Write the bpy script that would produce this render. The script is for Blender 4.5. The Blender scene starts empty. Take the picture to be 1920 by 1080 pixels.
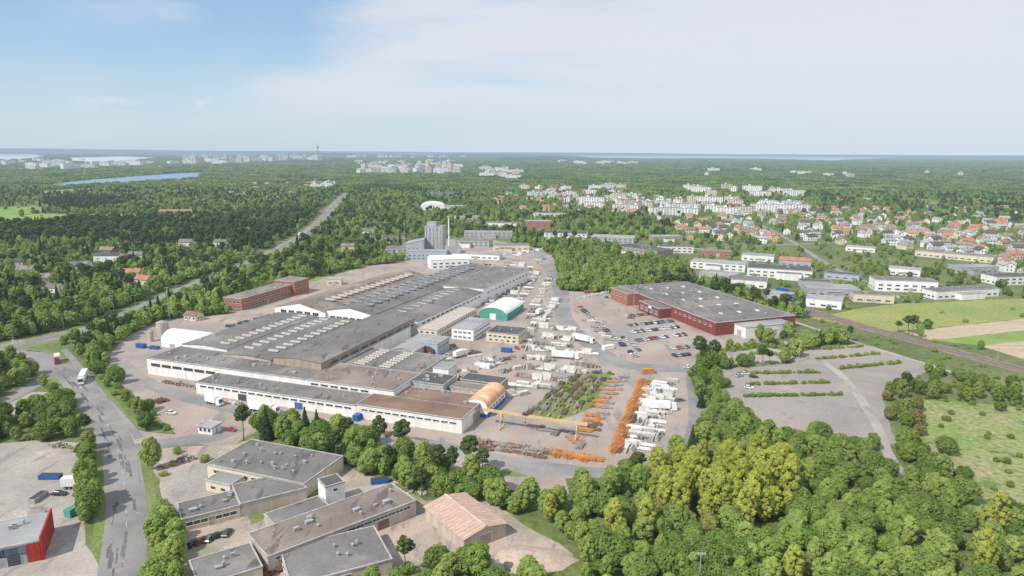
import bpy, bmesh, math, random
import numpy as np
from mathutils import Vector, Matrix, geometry
R=random.Random(7); rng=np.random.default_rng(5)
S=bpy.context.scene; col=S.collection
H=110.0; F=1280.0
_p=math.atan(255/1280); s_,c_=math.sin(_p),math.cos(_p); _r=.00625
fw=np.array([0,c_,-s_]); U0=np.array([0,s_,c_]); X0=np.array([1.,0,0])
rt=math.cos(_r)*X0+math.sin(_r)*U0; up=-math.sin(_r)*X0+math.cos(_r)*U0
def P(px,py,z=0.0):
    d=fw+(px-960)/F*rt+(540-py)/F*up
    t=(z-H)/d[2]; return (float(t*d[0]),float(t*d[1]))
def proj(x,y,z=0.0):
    qx,qy,qz=x,y,z-H
    dep=qx*fw[0]+qy*fw[1]+qz*fw[2]
    return 960+F*(qx*rt[0]+qy*rt[1]+qz*rt[2])/dep, 540-F*(qx*up[0]+qy*up[1]+qz*up[2])/dep
cam=bpy.data.cameras.new('camera'); co=bpy.data.objects.new('camera',cam); col.objects.link(co); S.camera=co
cam.sensor_width=36; cam.lens=24; cam.clip_start=1; cam.clip_end=200000
co.matrix_world=Matrix(((rt[0],up[0],-fw[0],0),(rt[1],up[1],-fw[1],0),(rt[2],up[2],-fw[2],H),(0,0,0,1)))
S.view_settings.view_transform='Standard'; S.view_settings.look='None'; S.view_settings.exposure=0
# ---------- materials
HZ=bpy.data.node_groups.new('AerialHaze','ShaderNodeTree')  # haze painted into every material: bluish emission grows with distance from origin
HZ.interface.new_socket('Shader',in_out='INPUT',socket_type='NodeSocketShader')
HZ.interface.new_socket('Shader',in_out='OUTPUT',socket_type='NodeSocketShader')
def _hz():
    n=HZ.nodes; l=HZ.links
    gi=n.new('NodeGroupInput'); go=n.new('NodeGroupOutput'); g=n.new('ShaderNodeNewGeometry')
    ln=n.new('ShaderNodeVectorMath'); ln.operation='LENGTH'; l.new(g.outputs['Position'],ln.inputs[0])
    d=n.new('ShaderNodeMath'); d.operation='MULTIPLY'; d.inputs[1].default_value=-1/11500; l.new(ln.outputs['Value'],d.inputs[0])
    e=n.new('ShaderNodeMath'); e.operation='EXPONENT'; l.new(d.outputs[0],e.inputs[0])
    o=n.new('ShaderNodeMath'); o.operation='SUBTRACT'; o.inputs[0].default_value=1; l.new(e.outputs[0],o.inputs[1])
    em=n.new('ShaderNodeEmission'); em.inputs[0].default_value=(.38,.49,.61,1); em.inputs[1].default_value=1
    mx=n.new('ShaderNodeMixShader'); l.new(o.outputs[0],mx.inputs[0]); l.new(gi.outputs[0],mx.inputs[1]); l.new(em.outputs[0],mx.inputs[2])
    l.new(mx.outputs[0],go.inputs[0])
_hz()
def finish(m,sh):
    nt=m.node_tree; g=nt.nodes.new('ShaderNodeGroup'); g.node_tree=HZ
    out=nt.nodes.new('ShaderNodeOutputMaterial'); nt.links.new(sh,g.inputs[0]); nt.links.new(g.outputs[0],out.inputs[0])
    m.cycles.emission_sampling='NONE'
def M(name,c1,c2=None,sc=(.2,.2,.2),rough=.85,fine=.12,fsc=2.0,metal=0,lo=.4,hi=.62,c3=None,sc3=.02,lo3=.5,hi3=.65,detail=5,spec=.3,c4=None,sc4=.03,lo4=.55,hi4=.65):
    m=bpy.data.materials.new(name); m.use_nodes=True; nt=m.node_tree; nt.nodes.clear(); N=nt.nodes.new; L=nt.links.new
    b=N('ShaderNodeBsdfPrincipled'); b.inputs['Roughness'].default_value=rough; b.inputs['Metallic'].default_value=metal
    b.inputs['Specular IOR Level'].default_value=spec
    g=N('ShaderNodeNewGeometry')
    def noise(sc,det):
        vm=N('ShaderNodeVectorMath'); vm.operation='MULTIPLY'; vm.inputs[1].default_value=sc if isinstance(sc,tuple) else (sc,sc,sc)
        L(g.outputs['Position'],vm.inputs[0]); n=N('ShaderNodeTexNoise'); n.inputs['Scale'].default_value=1; n.inputs['Detail'].default_value=det
        n.inputs['Roughness'].default_value=.6
        L(vm.outputs[0],n.inputs['Vector']); return n.outputs['Fac']
    def mix(f,a,bb,lo,hi):
        mr=N('ShaderNodeMapRange'); mr.inputs[1].default_value=lo; mr.inputs[2].default_value=hi; L(f,mr.inputs[0])
        mx=N('ShaderNodeMix'); mx.data_type='RGBA'; L(mr.outputs[0],mx.inputs[0])
        if isinstance(a,tuple): mx.inputs[6].default_value=a+(1,)
        else: L(a,mx.inputs[6])
        mx.inputs[7].default_value=bb+(1,); return mx.outputs[2]
    c=c1
    if c2: c=mix(noise(sc,detail),c,c2,lo,hi)
    if c3: c=mix(noise(sc3,6),c,c3,lo3,hi3)
    if c4: c=mix(noise(sc4,4),c,c4,lo4,hi4)
    if isinstance(c,tuple):
        rg=N('ShaderNodeRGB'); rg.outputs[0].default_value=c+(1,); c=rg.outputs[0]
    if fine:
        f=noise(fsc,4); mr=N('ShaderNodeMapRange'); mr.inputs[1].default_value=.25; mr.inputs[2].default_value=.75
        mr.inputs[3].default_value=1-fine*2; mr.inputs[4].default_value=1+fine*2; L(f,mr.inputs[0])
        vm=N('ShaderNodeVectorMath'); vm.operation='SCALE'; L(c,vm.inputs[0]); L(mr.outputs[0],vm.inputs['Scale']); c=vm.outputs[0]
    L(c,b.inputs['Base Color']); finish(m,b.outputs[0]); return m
def leafmat(name,c1,c2):
    m=bpy.data.materials.new(name); m.use_nodes=True; nt=m.node_tree; nt.nodes.clear(); N=nt.nodes.new; L=nt.links.new
    oi=N('ShaderNodeObjectInfo'); mx=N('ShaderNodeMix'); mx.data_type='RGBA'; L(oi.outputs['Random'],mx.inputs[0])
    mx.inputs[6].default_value=c1+(1,); mx.inputs[7].default_value=c2+(1,)
    g=N('ShaderNodeNewGeometry'); n=N('ShaderNodeTexNoise'); n.inputs['Scale'].default_value=.5; n.inputs['Detail'].default_value=3; L(g.outputs['Position'],n.inputs['Vector'])
    mr=N('ShaderNodeMapRange'); mr.inputs[1].default_value=.3; mr.inputs[2].default_value=.7; mr.inputs[3].default_value=.78; mr.inputs[4].default_value=1.22; L(n.outputs['Fac'],mr.inputs[0])
    n2=N('ShaderNodeTexNoise'); n2.inputs['Scale'].default_value=.006; n2.inputs['Detail'].default_value=3; L(g.outputs['Position'],n2.inputs['Vector'])
    m2=N('ShaderNodeMapRange'); m2.inputs[1].default_value=.35; m2.inputs[2].default_value=.65; m2.inputs[3].default_value=.8; m2.inputs[4].default_value=1.2; L(n2.outputs['Fac'],m2.inputs[0])
    mm=N('ShaderNodeMath'); mm.operation='MULTIPLY'; L(mr.outputs[0],mm.inputs[0]); L(m2.outputs[0],mm.inputs[1])
    vm=N('ShaderNodeVectorMath'); vm.operation='SCALE'; L(mx.outputs[2],vm.inputs[0]); L(mm.outputs[0],vm.inputs['Scale'])
    d=N('ShaderNodeBsdfDiffuse'); t=N('ShaderNodeBsdfTranslucent'); L(vm.outputs[0],d.inputs[0]); L(vm.outputs[0],t.inputs[0])
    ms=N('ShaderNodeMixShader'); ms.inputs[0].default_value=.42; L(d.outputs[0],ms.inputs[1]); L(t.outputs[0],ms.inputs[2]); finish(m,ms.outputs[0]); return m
def glass(name,c): return M(name,c,None,fine=0,rough=.15,spec=.6)
streak=(.5,.5,.05)
m=dict(
 land=M('meadow_ground',(.13,.17,.055),(.18,.20,.08),(.03,.03,.03),fine=.2,fsc=.35,c3=(.09,.12,.04),sc3=.006),
 yard=M('gravel_yard',(.42,.345,.295),(.30,.265,.245),(.035,.035,.035),fine=.11,fsc=1.3,c3=(.38,.275,.215),sc3=.012,lo3=.50,hi3=.66,c4=(.25,.225,.21),sc4=(.16,.035,.1),lo4=.56,hi4=.68),
 asph=M('old_asphalt',(.30,.285,.275),(.22,.21,.205),(.05,.05,.05),fine=.1,fsc=1.5,c3=(.35,.32,.30),sc3=.02),
 road=M('road_asphalt',(.29,.27,.26),(.19,.18,.18),(.06,.06,.06),fine=.1,fsc=2,c3=(.34,.315,.30),sc3=.03),
 patch=M('dark_asphalt',(.12,.12,.12),(.19,.185,.18),.15),
 sandy=M('sandy_ground',(.46,.37,.31),(.36,.30,.25),.1,fsc=1.5,c3=(.28,.27,.20),sc3=.05,c4=(.26,.23,.21),sc4=(.3,.06,.1)),
 heap=M('heap_sand',(.52,.41,.33),(.42,.34,.28),.3,fsc=1.5),
 pale=M('pale_gravel',(.42,.375,.33),(.33,.30,.27),.05,fine=.1,fsc=1,c3=(.24,.25,.13),sc3=.03,lo3=.58,hi3=.75,c4=(.28,.25,.23),sc4=(.2,.05,.1)),
 park=M('parking_gravel',(.33,.295,.27),(.265,.24,.225),.04,fine=.1,fsc=1,c3=(.40,.33,.285),sc3=.02,c4=(.22,.23,.14),sc4=.09,lo4=.6,hi4=.72),
 grass=M('verge_grass',(.17,.23,.06),(.23,.23,.10),.06,fine=.2,fsc=.9,c3=(.12,.17,.045),sc3=.03),
 mead=M('green_meadow',(.19,.27,.07),(.26,.29,.11),.05,fine=.25,fsc=.5,c3=(.31,.29,.15),sc3=.02,lo3=.5,hi3=.66,c4=(.13,.20,.05),sc4=.09,lo4=.56,hi4=.66),
 field=M('yellow_field',(.32,.32,.10),(.23,.28,.08),.02,fine=.15,fsc=.4),
 till=M('tilled_field',(.50,.40,.28),(.43,.34,.24),(.01,.2,.1),fine=.08,fsc=.3),
 fgreen=M('bright_field',(.23,.33,.07),(.18,.26,.06),.005,fine=.15,fsc=.05),
 water=M('lake_water',(.24,.34,.47),(.19,.29,.42),.002,fine=0,rough=.35),
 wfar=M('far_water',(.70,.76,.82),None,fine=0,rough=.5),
 ballast=M('railway_ballast',(.20,.155,.13),(.27,.22,.18),.2),
 rail=M('rail_steel',(.3,.24,.2),None,metal=.6,rough=.5),
 hill=M('wooded_hill',(.07,.10,.045),(.05,.075,.04),.002,fine=.3,fsc=.01),
 white=M('white_wall',(.82,.81,.79),(.70,.68,.64),streak,fine=.03),
 white2=M('bright_sheet',(.85,.85,.84),(.77,.77,.75),.3,fine=.03),
 cream=M('cream_wall',(.70,.62,.46),(.60,.53,.39),streak,fine=.05),
 beige=M('beige_wall',(.54,.47,.40),(.43,.37,.31),streak,fine=.06),
 ochre=M('ochre_wall',(.60,.42,.18),(.50,.36,.17),streak),
 brown=M('brown_wall',(.42,.33,.26),(.32,.25,.19),streak),
 brick=M('brick_wall',(.38,.16,.11),(.31,.135,.095),streak,fine=.1,fsc=3),
 red=M('dark_red_wall',(.25,.065,.05),(.19,.055,.045),streak),
 bred=M('bright_red_wall',(.44,.04,.03),(.34,.035,.03),streak),
 gwall=M('grey_wall',(.42,.43,.44),(.34,.35,.36),streak,fine=.04),
 bwall=M('blue_grey_wall',(.42,.47,.52),(.34,.40,.46),streak,fine=.04),
 groof=M('grey_bitumen',(.20,.185,.175),(.145,.135,.13),.08,fine=.08,fsc=1.2,c3=(.27,.245,.225),sc3=.04,c4=(.12,.11,.105),sc4=(.25,.07,.1),lo4=.58,hi4=.64),
 lroof=M('light_grey_roof',(.38,.385,.385),(.31,.315,.32),.07,fine=.05,c3=(.25,.25,.25),sc3=.03),
 broof=M('brownish_bitumen',(.26,.215,.18),(.20,.165,.14),.07,fine=.08,fsc=1.2,c3=(.33,.28,.235),sc3=.04,c4=(.15,.125,.11),sc4=(.25,.07,.1),lo4=.58,hi4=.64),
 rroof=M('rust_brown_roof',(.25,.155,.12),(.19,.12,.095),.1,fine=.08,c3=(.30,.21,.17),sc3=.06),
 droof=M('black_roof',(.08,.08,.08),(.12,.12,.12),.1,fine=.05),
 troof=M('terracotta_roof',(.45,.22,.14),(.36,.17,.11),.3,fine=.1),
 proof=M('pink_corrugated',(.54,.37,.29),(.47,.31,.245),(.5,.5,.5),fine=.06,fsc=.9), prib=M('pale_rib',(.68,.56,.48),(.55,.42,.34),.4,fine=.05),
 oroof=M('orange_sheet_roof',(.72,.34,.15),(.74,.47,.28),.35,fine=.08,c3=(.8,.66,.52),sc3=.12,lo3=.56,hi3=.66),
 tent=M('white_membrane',(.86,.85,.80),(.79,.77,.70),.1,fine=.02,rough=.5),
 green=M('green_membrane',(.07,.29,.22),(.10,.34,.27),.3),
 cop=M('metal_coping',(.48,.47,.46),(.36,.35,.34),.3,rough=.5),
 glass=glass('window_glass',(.05,.06,.075)), glassb=glass('blue_glazing',(.14,.20,.26)), glassg=M('grey_rooflight',(.30,.32,.34),(.14,.15,.17),.4,rough=.4),
 frame=M('white_frame',(.76,.76,.74),None), tan=M('tan_skylight',(.52,.47,.40),(.42,.38,.33),.4),
 dark=M('dark_metal',(.06,.06,.065),None,rough=.5), steel=M('grey_steel',(.40,.41,.42),(.32,.33,.34),.4,rough=.5),
 yel=M('crane_yellow',(.66,.48,.22),(.56,.42,.22),.3,rough=.6), lyel=M('machine_yellow',(.7,.45,.04),None),
 blue=M('blue_paint',(.04,.14,.42),(.03,.12,.34),.4,rough=.5), orange=M('orange_steel',(.62,.27,.07),(.46,.20,.07),.3,rough=.6),
 rust=M('rusty_steel',(.27,.15,.10),(.18,.11,.08),.6), conc=M('pale_concrete',(.66,.64,.58),(.52,.50,.45),.4),
 dconc=M('grey_concrete',(.36,.36,.35),(.27,.27,.265),.4), wood=M('weathered_wood',(.40,.30,.20),(.29,.22,.16),.6),
 rubber=M('tyre_rubber',(.02,.02,.02),None), bark=M('tree_bark',(.15,.13,.10),(.09,.075,.06),3.),
 birchb=M('birch_bark',(.50,.48,.45),(.12,.11,.10),3.), pineb=M('pine_bark',(.30,.15,.08),(.18,.11,.07),2.),
 line=M('road_paint',(.6,.6,.58),(.4,.39,.38),.8),
 lbirch=leafmat('birch_leaves',(.27,.38,.09),(.38,.46,.14)), lbroad=leafmat('broad_leaves',(.17,.27,.065),(.30,.39,.11)),
 laspen=leafmat('aspen_leaves',(.40,.43,.08),(.46,.48,.12)), lspruce=leafmat('spruce_needles',(.06,.10,.04),(.09,.14,.055)),
 lpine=leafmat('pine_needles',(.10,.15,.06),(.14,.19,.07)), lbush=leafmat('bush_leaves',(.25,.37,.08),(.34,.43,.12)),
 lbrown=leafmat('bronze_leaves',(.33,.28,.12),(.32,.32,.11)), lfar=leafmat('forest_leaves',(.13,.20,.055),(.26,.34,.09)), lfarb=leafmat('bright_forest_leaves',(.22,.31,.08),(.32,.40,.12)),
)
# ---------- mesh builder
class MB:
    def __init__(s): s.V=[];s.F=[];s.I=[]
    def poly(s,pts,mi=0):
        n=len(s.V); s.V+=[tuple(p) for p in pts]; s.F.append(tuple(range(n,n+len(pts)))); s.I.append(mi)
    def hexa(s,b,t,mi=0,top=True,bot=True):
        n=len(s.V); k=len(b); s.V+=[tuple(p) for p in b]+[tuple(p) for p in t]
        for i in range(k): j=(i+1)%k; s.F.append((n+i,n+j,n+k+j,n+k+i)); s.I.append(mi)
        if top: s.F.append(tuple(n+k+i for i in range(k))); s.I.append(mi)
        if bot: s.F.append(tuple(n+i for i in reversed(range(k)))); s.I.append(mi)
    def box(s,x0,y0,z0,x1,y1,z1,mi=0,top=True,bot=True):
        q=[(x0,y0),(x1,y0),(x1,y1),(x0,y1)]
        s.hexa([(a,b,z0) for a,b in q],[(a,b,z1) for a,b in q],mi,top,bot)
    def tube(s,p,q,r0,r1,n=8,mi=0):
        p=Vector(p);q=Vector(q);d=(q-p).normalized(); a=d.orthogonal().normalized(); b=d.cross(a)
        ring=lambda c,r:[c+a*(math.cos(2*math.pi*i/n)*r)+b*(math.sin(2*math.pi*i/n)*r) for i in range(n)]
        s.hexa(ring(p,r0),ring(q,r1),mi)
    def prism(s,prof,y0,y1,mi=0,axis='y'):
        f=(lambda t,z,e:(t,e,z)) if axis=='y' else (lambda t,z,e:(e,t,z))
        s.hexa([f(t,z,y0) for t,z in prof],[f(t,z,y1) for t,z in prof],mi)
    def mesh(s,name,mats):
        me=bpy.data.meshes.new(name); me.from_pydata(s.V,[],s.F)
        for x in mats: me.materials.append(x)
        me.polygons.foreach_set('material_index',s.I); me.update(); return me
    def build(s,name,mats,parent=None):
        if not isinstance(mats,(list,tuple)): mats=[mats]
        return link(name,s.mesh(name,mats),parent)
def link(name,data,parent=None,loc=None,rz=None,scale=None):
    o=bpy.data.objects.new(name,data); col.objects.link(o); o.parent=parent
    if loc: o.location=loc
    if rz is not None: o.rotation_euler=(0,0,rz)
    if scale: o.scale=scale
    return o
def tag(o,label=None,cat=None,group=None,kind=None):
    if label:o['label']=label
    if cat:o['category']=cat
    if group:o['group']=group
    if kind:o['kind']=kind
    return o
def dup(root,loc,rz,label,group,scale=None):
    r=root.copy(); col.objects.link(r); r.location=loc; r.rotation_euler=(0,0,rz); r['label']=label; r['group']=group
    if scale: r.scale=scale
    for ch in root.children:
        q=ch.copy(); col.objects.link(q); q.parent=r
    return r
# ---------- ground
def sheet(name,pts,mat,z,jit=0,step=6,world=False):
    W=[p if world else P(*p) for p in pts]; out=[]
    for i in range(len(W)):
        a=W[i]; b=W[(i+1)%len(W)]; d=math.dist(a,b); n=max(1,int(d/step)) if jit else 1
        n=min(n,150)
        for k in range(n):
            t=k/n; out.append((a[0]+(b[0]-a[0])*t+(R.uniform(-jit,jit) if k else 0),a[1]+(b[1]-a[1])*t+(R.uniform(-jit,jit) if k else 0)))
    v=[Vector((x,y,0)) for x,y in out]; tri=geometry.tessellate_polygon([v])
    me=bpy.data.meshes.new(name); me.from_pydata([(x,y,z) for x,y in out],[],tri); me.materials.append(mat); me.update()
    bm=bmesh.new(); bm.from_mesh(me)
    for f in bm.faces:
        f.normal_update()
        if f.normal.z<0: f.normal_flip()
    bm.to_mesh(me); bm.free()
    o=link(name,me); o['kind']='structure'; return o
mb=MB(); G=90000
mb.poly([(-G,-3000,0),(G,-3000,0),(G,G,0),(-G,G,0)]); tag(mb.build('ground',m['land']),kind='structure')
YARD=[(200,668),(240,632),(300,600),(430,588),(520,562),(560,528),(700,497),(760,492),(735,472),(765,452),(900,446),(1010,465),(1040,485),(1050,545),(1160,552),(1200,540),(1490,602),(1480,628),(1380,652),(1330,668),(1300,692),(1322,820),(1262,862),(1190,893),(1060,897),(1060,945),(960,950),(920,900),(700,830),(500,795),(440,835),(330,835),(260,850),(225,800),(330,815),(300,785),(250,740),(205,700)]
sheet('yard',YARD,m['yard'],.02,1.2)
LBL=[(0,832),(60,825),(150,830),(158,900),(160,1000),(190,1080),(200,1200),(-200,1200),(-200,850)]
sheet('gravel_lot',LBL,m['pale'],.02,1.0)
LBT=[(0,762),(60,735),(90,735),(40,775),(0,795)]
sheet('gravel_lot',LBT,m['pale'],.02,1)
BOT=[(262,845),(330,838),(440,835),(470,822),(600,850),(770,925),(800,940),(880,925),(960,965),(1010,1000),(1075,1040),(1060,1062),(960,1075),(760,1060),(720,1200),(360,1200),(330,1000),(300,950),(300,900)]
sheet('court',BOT,m['sandy'],.024,1)
sheet('court_gravel',[(310,880),(385,865),(400,905),(440,930),(330,955),(305,930)],m['pale'],.03,1)
sheet('grass_patch',[(460,945),(600,905),(610,925),(520,960),(470,985)],m['grass'],.034,.8,3)
sheet('grass_patch',[(880,880),(960,885),(990,893),(900,892)],m['grass'],.034,.8,3)
sheet('grass_patch',[(985,780),(1045,790),(1110,765),(1150,700),(1095,697),(1040,725)],m['grass'],.034,.8,3)
sheet('grass_patch',[(430,575),(520,556),(610,520),(700,497),(690,490),(560,520),(500,540)],m['mead'],.034,.8,3)
PARK=[(1350,692),(1480,682),(1530,650),(1620,645),(1755,685),(1700,720),(1655,742),(1682,832),(1470,836),(1388,800)]
sheet('parking_ground',PARK,m['park'],.02,1)
PARK2=[(1350,662),(1440,652),(1500,660),(1470,680),(1360,682)]
sheet('parking_ground',PARK2,m['pale'],.022,1)
MEAD=[(1705,745),(1920,765),(2100,780),(2100,980),(1920,975),(1840,965),(1740,850)]
sheet('meadow',MEAD,m['mead'],.02,1.5)
F0=[(1520,596),(1600,580),(1680,570),(1920,560),(2300,556),(2300,596),(1920,598),(1695,621),(1640,622)]
F1=[(1695,622),(1920,598),(2300,590),(2300,612),(1920,620),(1745,638)]
F2=[(1745,638),(1920,620),(2300,612),(2300,640),(1920,640),(1838,648)]
F3=[(1836,648),(1920,640),(2300,632),(2300,720),(1920,674)]
sheet('field',F0,m['field'],.02,1.5); sheet('field',F1,m['till'],.024,.5); sheet('field',F2,m['fgreen'],.022,.5); sheet('field',F3,m['till'],.024,.5)
FL1=[(-200,392),(60,387),(130,392),(60,400),(180,402),(400,400),(330,410),(180,414),(90,424),(-200,432)]
FL2=[(60,360),(130,354),(200,352),(170,360),(80,368)]
FL4=[(480,345),(620,339),(640,344),(500,350)]
FL5=[(1500,352),(1640,349),(1660,354),(1540,358)]
for q in (FL1,FL2,FL4,FL5): sheet('field',q,m['fgreen'],.05,4,40)
LK1=[(90,347),(120,341),(180,336),(270,329),(330,325),(384,323),(378,334),(300,340),(230,345),(150,349),(110,353)]
LK2=[(-100,290),(60,289),(90,293),(60,299),(-100,300)]
LK3=[(120,296),(230,293),(300,296),(240,303),(140,303)]
LK4=[(1075,291.5),(1300,291),(1500,292),(1690,293),(1640,297.5),(1560,302),(1400,297.5),(1200,298),(1110,295)]
LK5=[(420,299),(470,298),(480,302),(430,303)]
sheet('lake',LK1,m['water'],.06,6,60)
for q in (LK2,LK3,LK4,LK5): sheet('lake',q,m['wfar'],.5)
def ridge(name,x0,x1,dist,h,seed,w=1500):
    ua=(x0-960)/F; ub=(x1-960)/F; n=90; rr=random.Random(seed); mb=MB()
    ph=[rr.uniform(0,6.28) for _ in range(6)]
    pts=[]
    for i in range(n+1):
        t=i/n; env=min(1,min(t,1-t)*5)**.7
        z=h*env*(.62+.18*math.sin(t*7+ph[0])+.12*math.sin(t*17+ph[1])+.06*math.sin(t*41+ph[2])+.03*math.sin(t*90+ph[3]))
        pts.append(((ua+(ub-ua)*t)*dist,z))
    for i in range(n):
        (xa,za),(xb,zb)=pts[i],pts[i+1]; n0=len(mb.V)
        for x,z in((xa,za),(xb,zb)):
            mb.V+=[(x,dist-w,-1),(x,dist-w*.4,z*.7),(x,dist,z),(x,dist+w,-1)]
        for k in range(3): mb.F.append((n0+k,n0+k+4,n0+k+5,n0+k+1)); mb.I.append(0)
    o=mb.build(name,m['hill']); o['kind']='structure'
    for f in o.data.polygons: f.use_smooth=True
for a in [(-600,2600,45000,170,1,3000),(-500,700,27000,105,2),(480,1100,16000,95,3),(1650,2500,24000,70,4),(900,1120,9000,66,5,700),(1130,1620,8500,22,6,500),(520,680,6800,40,7,600),(1700,2400,11000,40,9)]:
    ridge('hills',*a)
# ---------- roads
roads=[]
def smooth(pts,k=8):
    out=[]; n=len(pts)
    for i in range(n-1):
        p0,p1,p2,p3=pts[max(i-1,0)],pts[i],pts[i+1],pts[min(i+2,n-1)]
        for j in range(k):
            t=j/k; f=lambda a,b,c,d:.5*((2*b)+(-a+c)*t+(2*a-5*b+4*c-d)*t*t+(-a+3*b-3*c+d)*t**3)
            out.append((f(p0[0],p1[0],p2[0],p3[0]),f(p0[1],p1[1],p2[1],p3[1])))
    out.append(pts[-1]); return out
def normals(W):
    o=[]
    for i in range(len(W)):
        a=W[max(i-1,0)]; b=W[min(i+1,len(W)-1)]; d=math.dist(a,b) or 1; o.append((-(b[1]-a[1])/d,(b[0]-a[0])/d))
    return o
def ribbon(name,px,w,mat,z,reg=True,off=0,k=8,thick=0,extra=0):
    W=smooth([P(*q) for q in px],k); N_=normals(W); mb=MB()
    L=[(x+nx*(off+w/2),y+ny*(off+w/2)) for (x,y),(nx,ny) in zip(W,N_)]; Q=[(x+nx*(off-w/2),y+ny*(off-w/2)) for (x,y),(nx,ny) in zip(W,N_)]
    for i in range(len(W)-1):
        if thick: mb.hexa([(*Q[i],0),(*Q[i+1],0),(*L[i+1],0),(*L[i],0)],[(*Q[i],z),(*Q[i+1],z),(*L[i+1],z),(*L[i],z)])
        else: mb.poly([(*Q[i],z),(*Q[i+1],z),(*L[i+1],z),(*L[i],z)])
    o=mb.build(name,mat); o['kind']='structure'
    if reg: roads.append((np.array(W),w/2+abs(off)+extra))
    return W
def dashes(px,off,z,dash=3,gap=6,wd=.18):
    W=smooth([P(*q) for q in px],20); N_=normals(W); mb=MB(); per=dash+gap; dist=0
    for i in range(len(W)-1):
        a,b=W[i],W[i+1]; d=math.dist(a,b); n=max(1,int(d/1.0))
        for k in range(n):
            if (dist%per)<dash:
                t0,t1=k/n,(k+1)/n; q=[]
                for t,sg in((t0,-1),(t1,-1),(t1,1),(t0,1)):
                    nx,ny=N_[i]; q.append((a[0]+(b[0]-a[0])*t+nx*(off+sg*wd),a[1]+(b[1]-a[1])*t+ny*(off+sg*wd),z))
                mb.poly(q)
            dist+=d/n
    tag(mb.build('road_marking',m['line']),kind='structure')
HWY=[(-300,690),(-100,668),(0,652),(110,630),(205,606),(285,570),(340,545),(420,513),(480,489),(530,463),(570,440),(600,414),(615,397),(640,372),(652,362)]
ribbon('highway_verge',HWY,24,m['grass'],.012,False)
ribbon('highway',HWY,6.8,m['road'],.04,off=-4.6,extra=4); ribbon('highway',HWY,6.8,m['road'],.04,off=4.6,extra=4)
for o_ in (-4.6,4.6): dashes(HWY[:10],o_,.06)
LR=[(215,1300),(228,1080),(237,980),(232,900),(222,845),(195,785),(152,728),(118,692),(70,668),(20,660)]
ribbon('road_verge',LR,17,m['grass'],.014,False)
ribbon('road',LR,11.5,m['road'],.04); dashes(LR[:8],0,.055,3,7,.09)
ribbon('road',[(225,850),(270,838),(330,828),(400,820),(450,800)],9,m['road'],.046)
ribbon('path',[(120,655),(150,690),(190,740),(235,790),(262,822)],3.2,m['asph'],.034)
ribbon('road',[(0,690),(50,688),(85,700),(60,725),(0,755)],7,m['road'],.036)
SR=[(1298,690),(1306,740),(1308,800),(1290,838),(1240,868),(1150,886),(1040,878),(930,860),(800,832),(640,802),(480,776),(360,748),(270,715),(225,680)]
ribbon('service_road',SR,8,m['asph'],.036,False)
ribbon('service_road',[(1298,690),(1240,690),(1150,675),(1060,600),(1050,540),(1015,480),(1000,462)],12,m['asph'],.04,False)
ribbon('dirt_track',[(1470,640),(1560,690),(1600,730),(1640,790),(1665,850),(1700,900)],4,m['pale'],.034)
ribbon('village_street',[(1230,470),(1400,462),(1560,455),(1700,450),(1920,462)],6,m['asph'],.04,extra=1)
ribbon('village_street',[(1340,395),(1420,420),(1480,450),(1560,500),(1640,530),(1900,545)],6,m['asph'],.044,extra=1)
for i in range(44):
    t=R.random(); k=R.randrange(len(LR)-3); x=LR[k][0]+(LR[k+1][0]-LR[k][0])*t; y=LR[k][1]+(LR[k+1][1]-LR[k][1])*t
    a,b=P(x,y); a+=R.uniform(-4,3.5); l=R.uniform(3,16); w=R.uniform(.25,1.1); an=math.atan2(P(*LR[k+1])[1]-P(*LR[k])[1],P(*LR[k+1])[0]-P(*LR[k])[0])
    ca,sa=math.cos(an),math.sin(an)
    sheet('asphalt_patch',[(a+u*ca-v*sa,b+u*sa+v*ca) for u,v in((0,0),(l,0),(l,w),(0,w))],m['patch'],.05+i*.0006,.15,1,world=True)
RAIL=[(1170,484),(1230,497),(1330,524),(1480,572),(1600,608),(1760,652),(1920,696),(2150,762)]
ribbon('railway_bed',RAIL,13,m['ballast'],.35,thick=1)
for o_ in (-3.2,-1.7,1.7,3.2): ribbon('railway_rail',RAIL,.18,m['rail'],.52,False,off=o_,thick=1)
ribbon('track_path',[(1480,600),(1600,640),(1760,690),(1920,740)],3,m['pale'],.03)
# ---------- buildings
foot=[]; cache={}
def winmesh(w,h,gm,fm):
    k=('w',round(w,2),round(h,2),gm.name,fm.name)
    if k not in cache:
        b=MB(); b.box(-w/2,-.07,0,w/2,.05,h,0); n=max(1,round(w/1.6)); g=.1
        for i in range(n):
            a=-w/2+g+i*(w-g)/n; b.box(a,-.1,g,a+(w-g)/n-g,-.075,h-g,1)
        b.box(-w/2-.08,-.18,-.1,w/2+.08,-.0,-.003,0)
        cache[k]=b.mesh('window',[fm,gm])
    return cache[k]
def doormesh(w,h,dm):
    k=('d',w,h,dm.name)
    if k not in cache:
        b=MB(); b.box(-w/2-.15,-.1,0,w/2+.15,.05,h+.15,1); n=max(2,int(h/.7))
        for i in range(n): b.box(-w/2,-.16,h*i/n+.04,w/2,-.11,h*(i+1)/n-.04,0)
        cache[k]=b.mesh('door',[dm,m['frame']])
    return cache[k]
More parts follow.
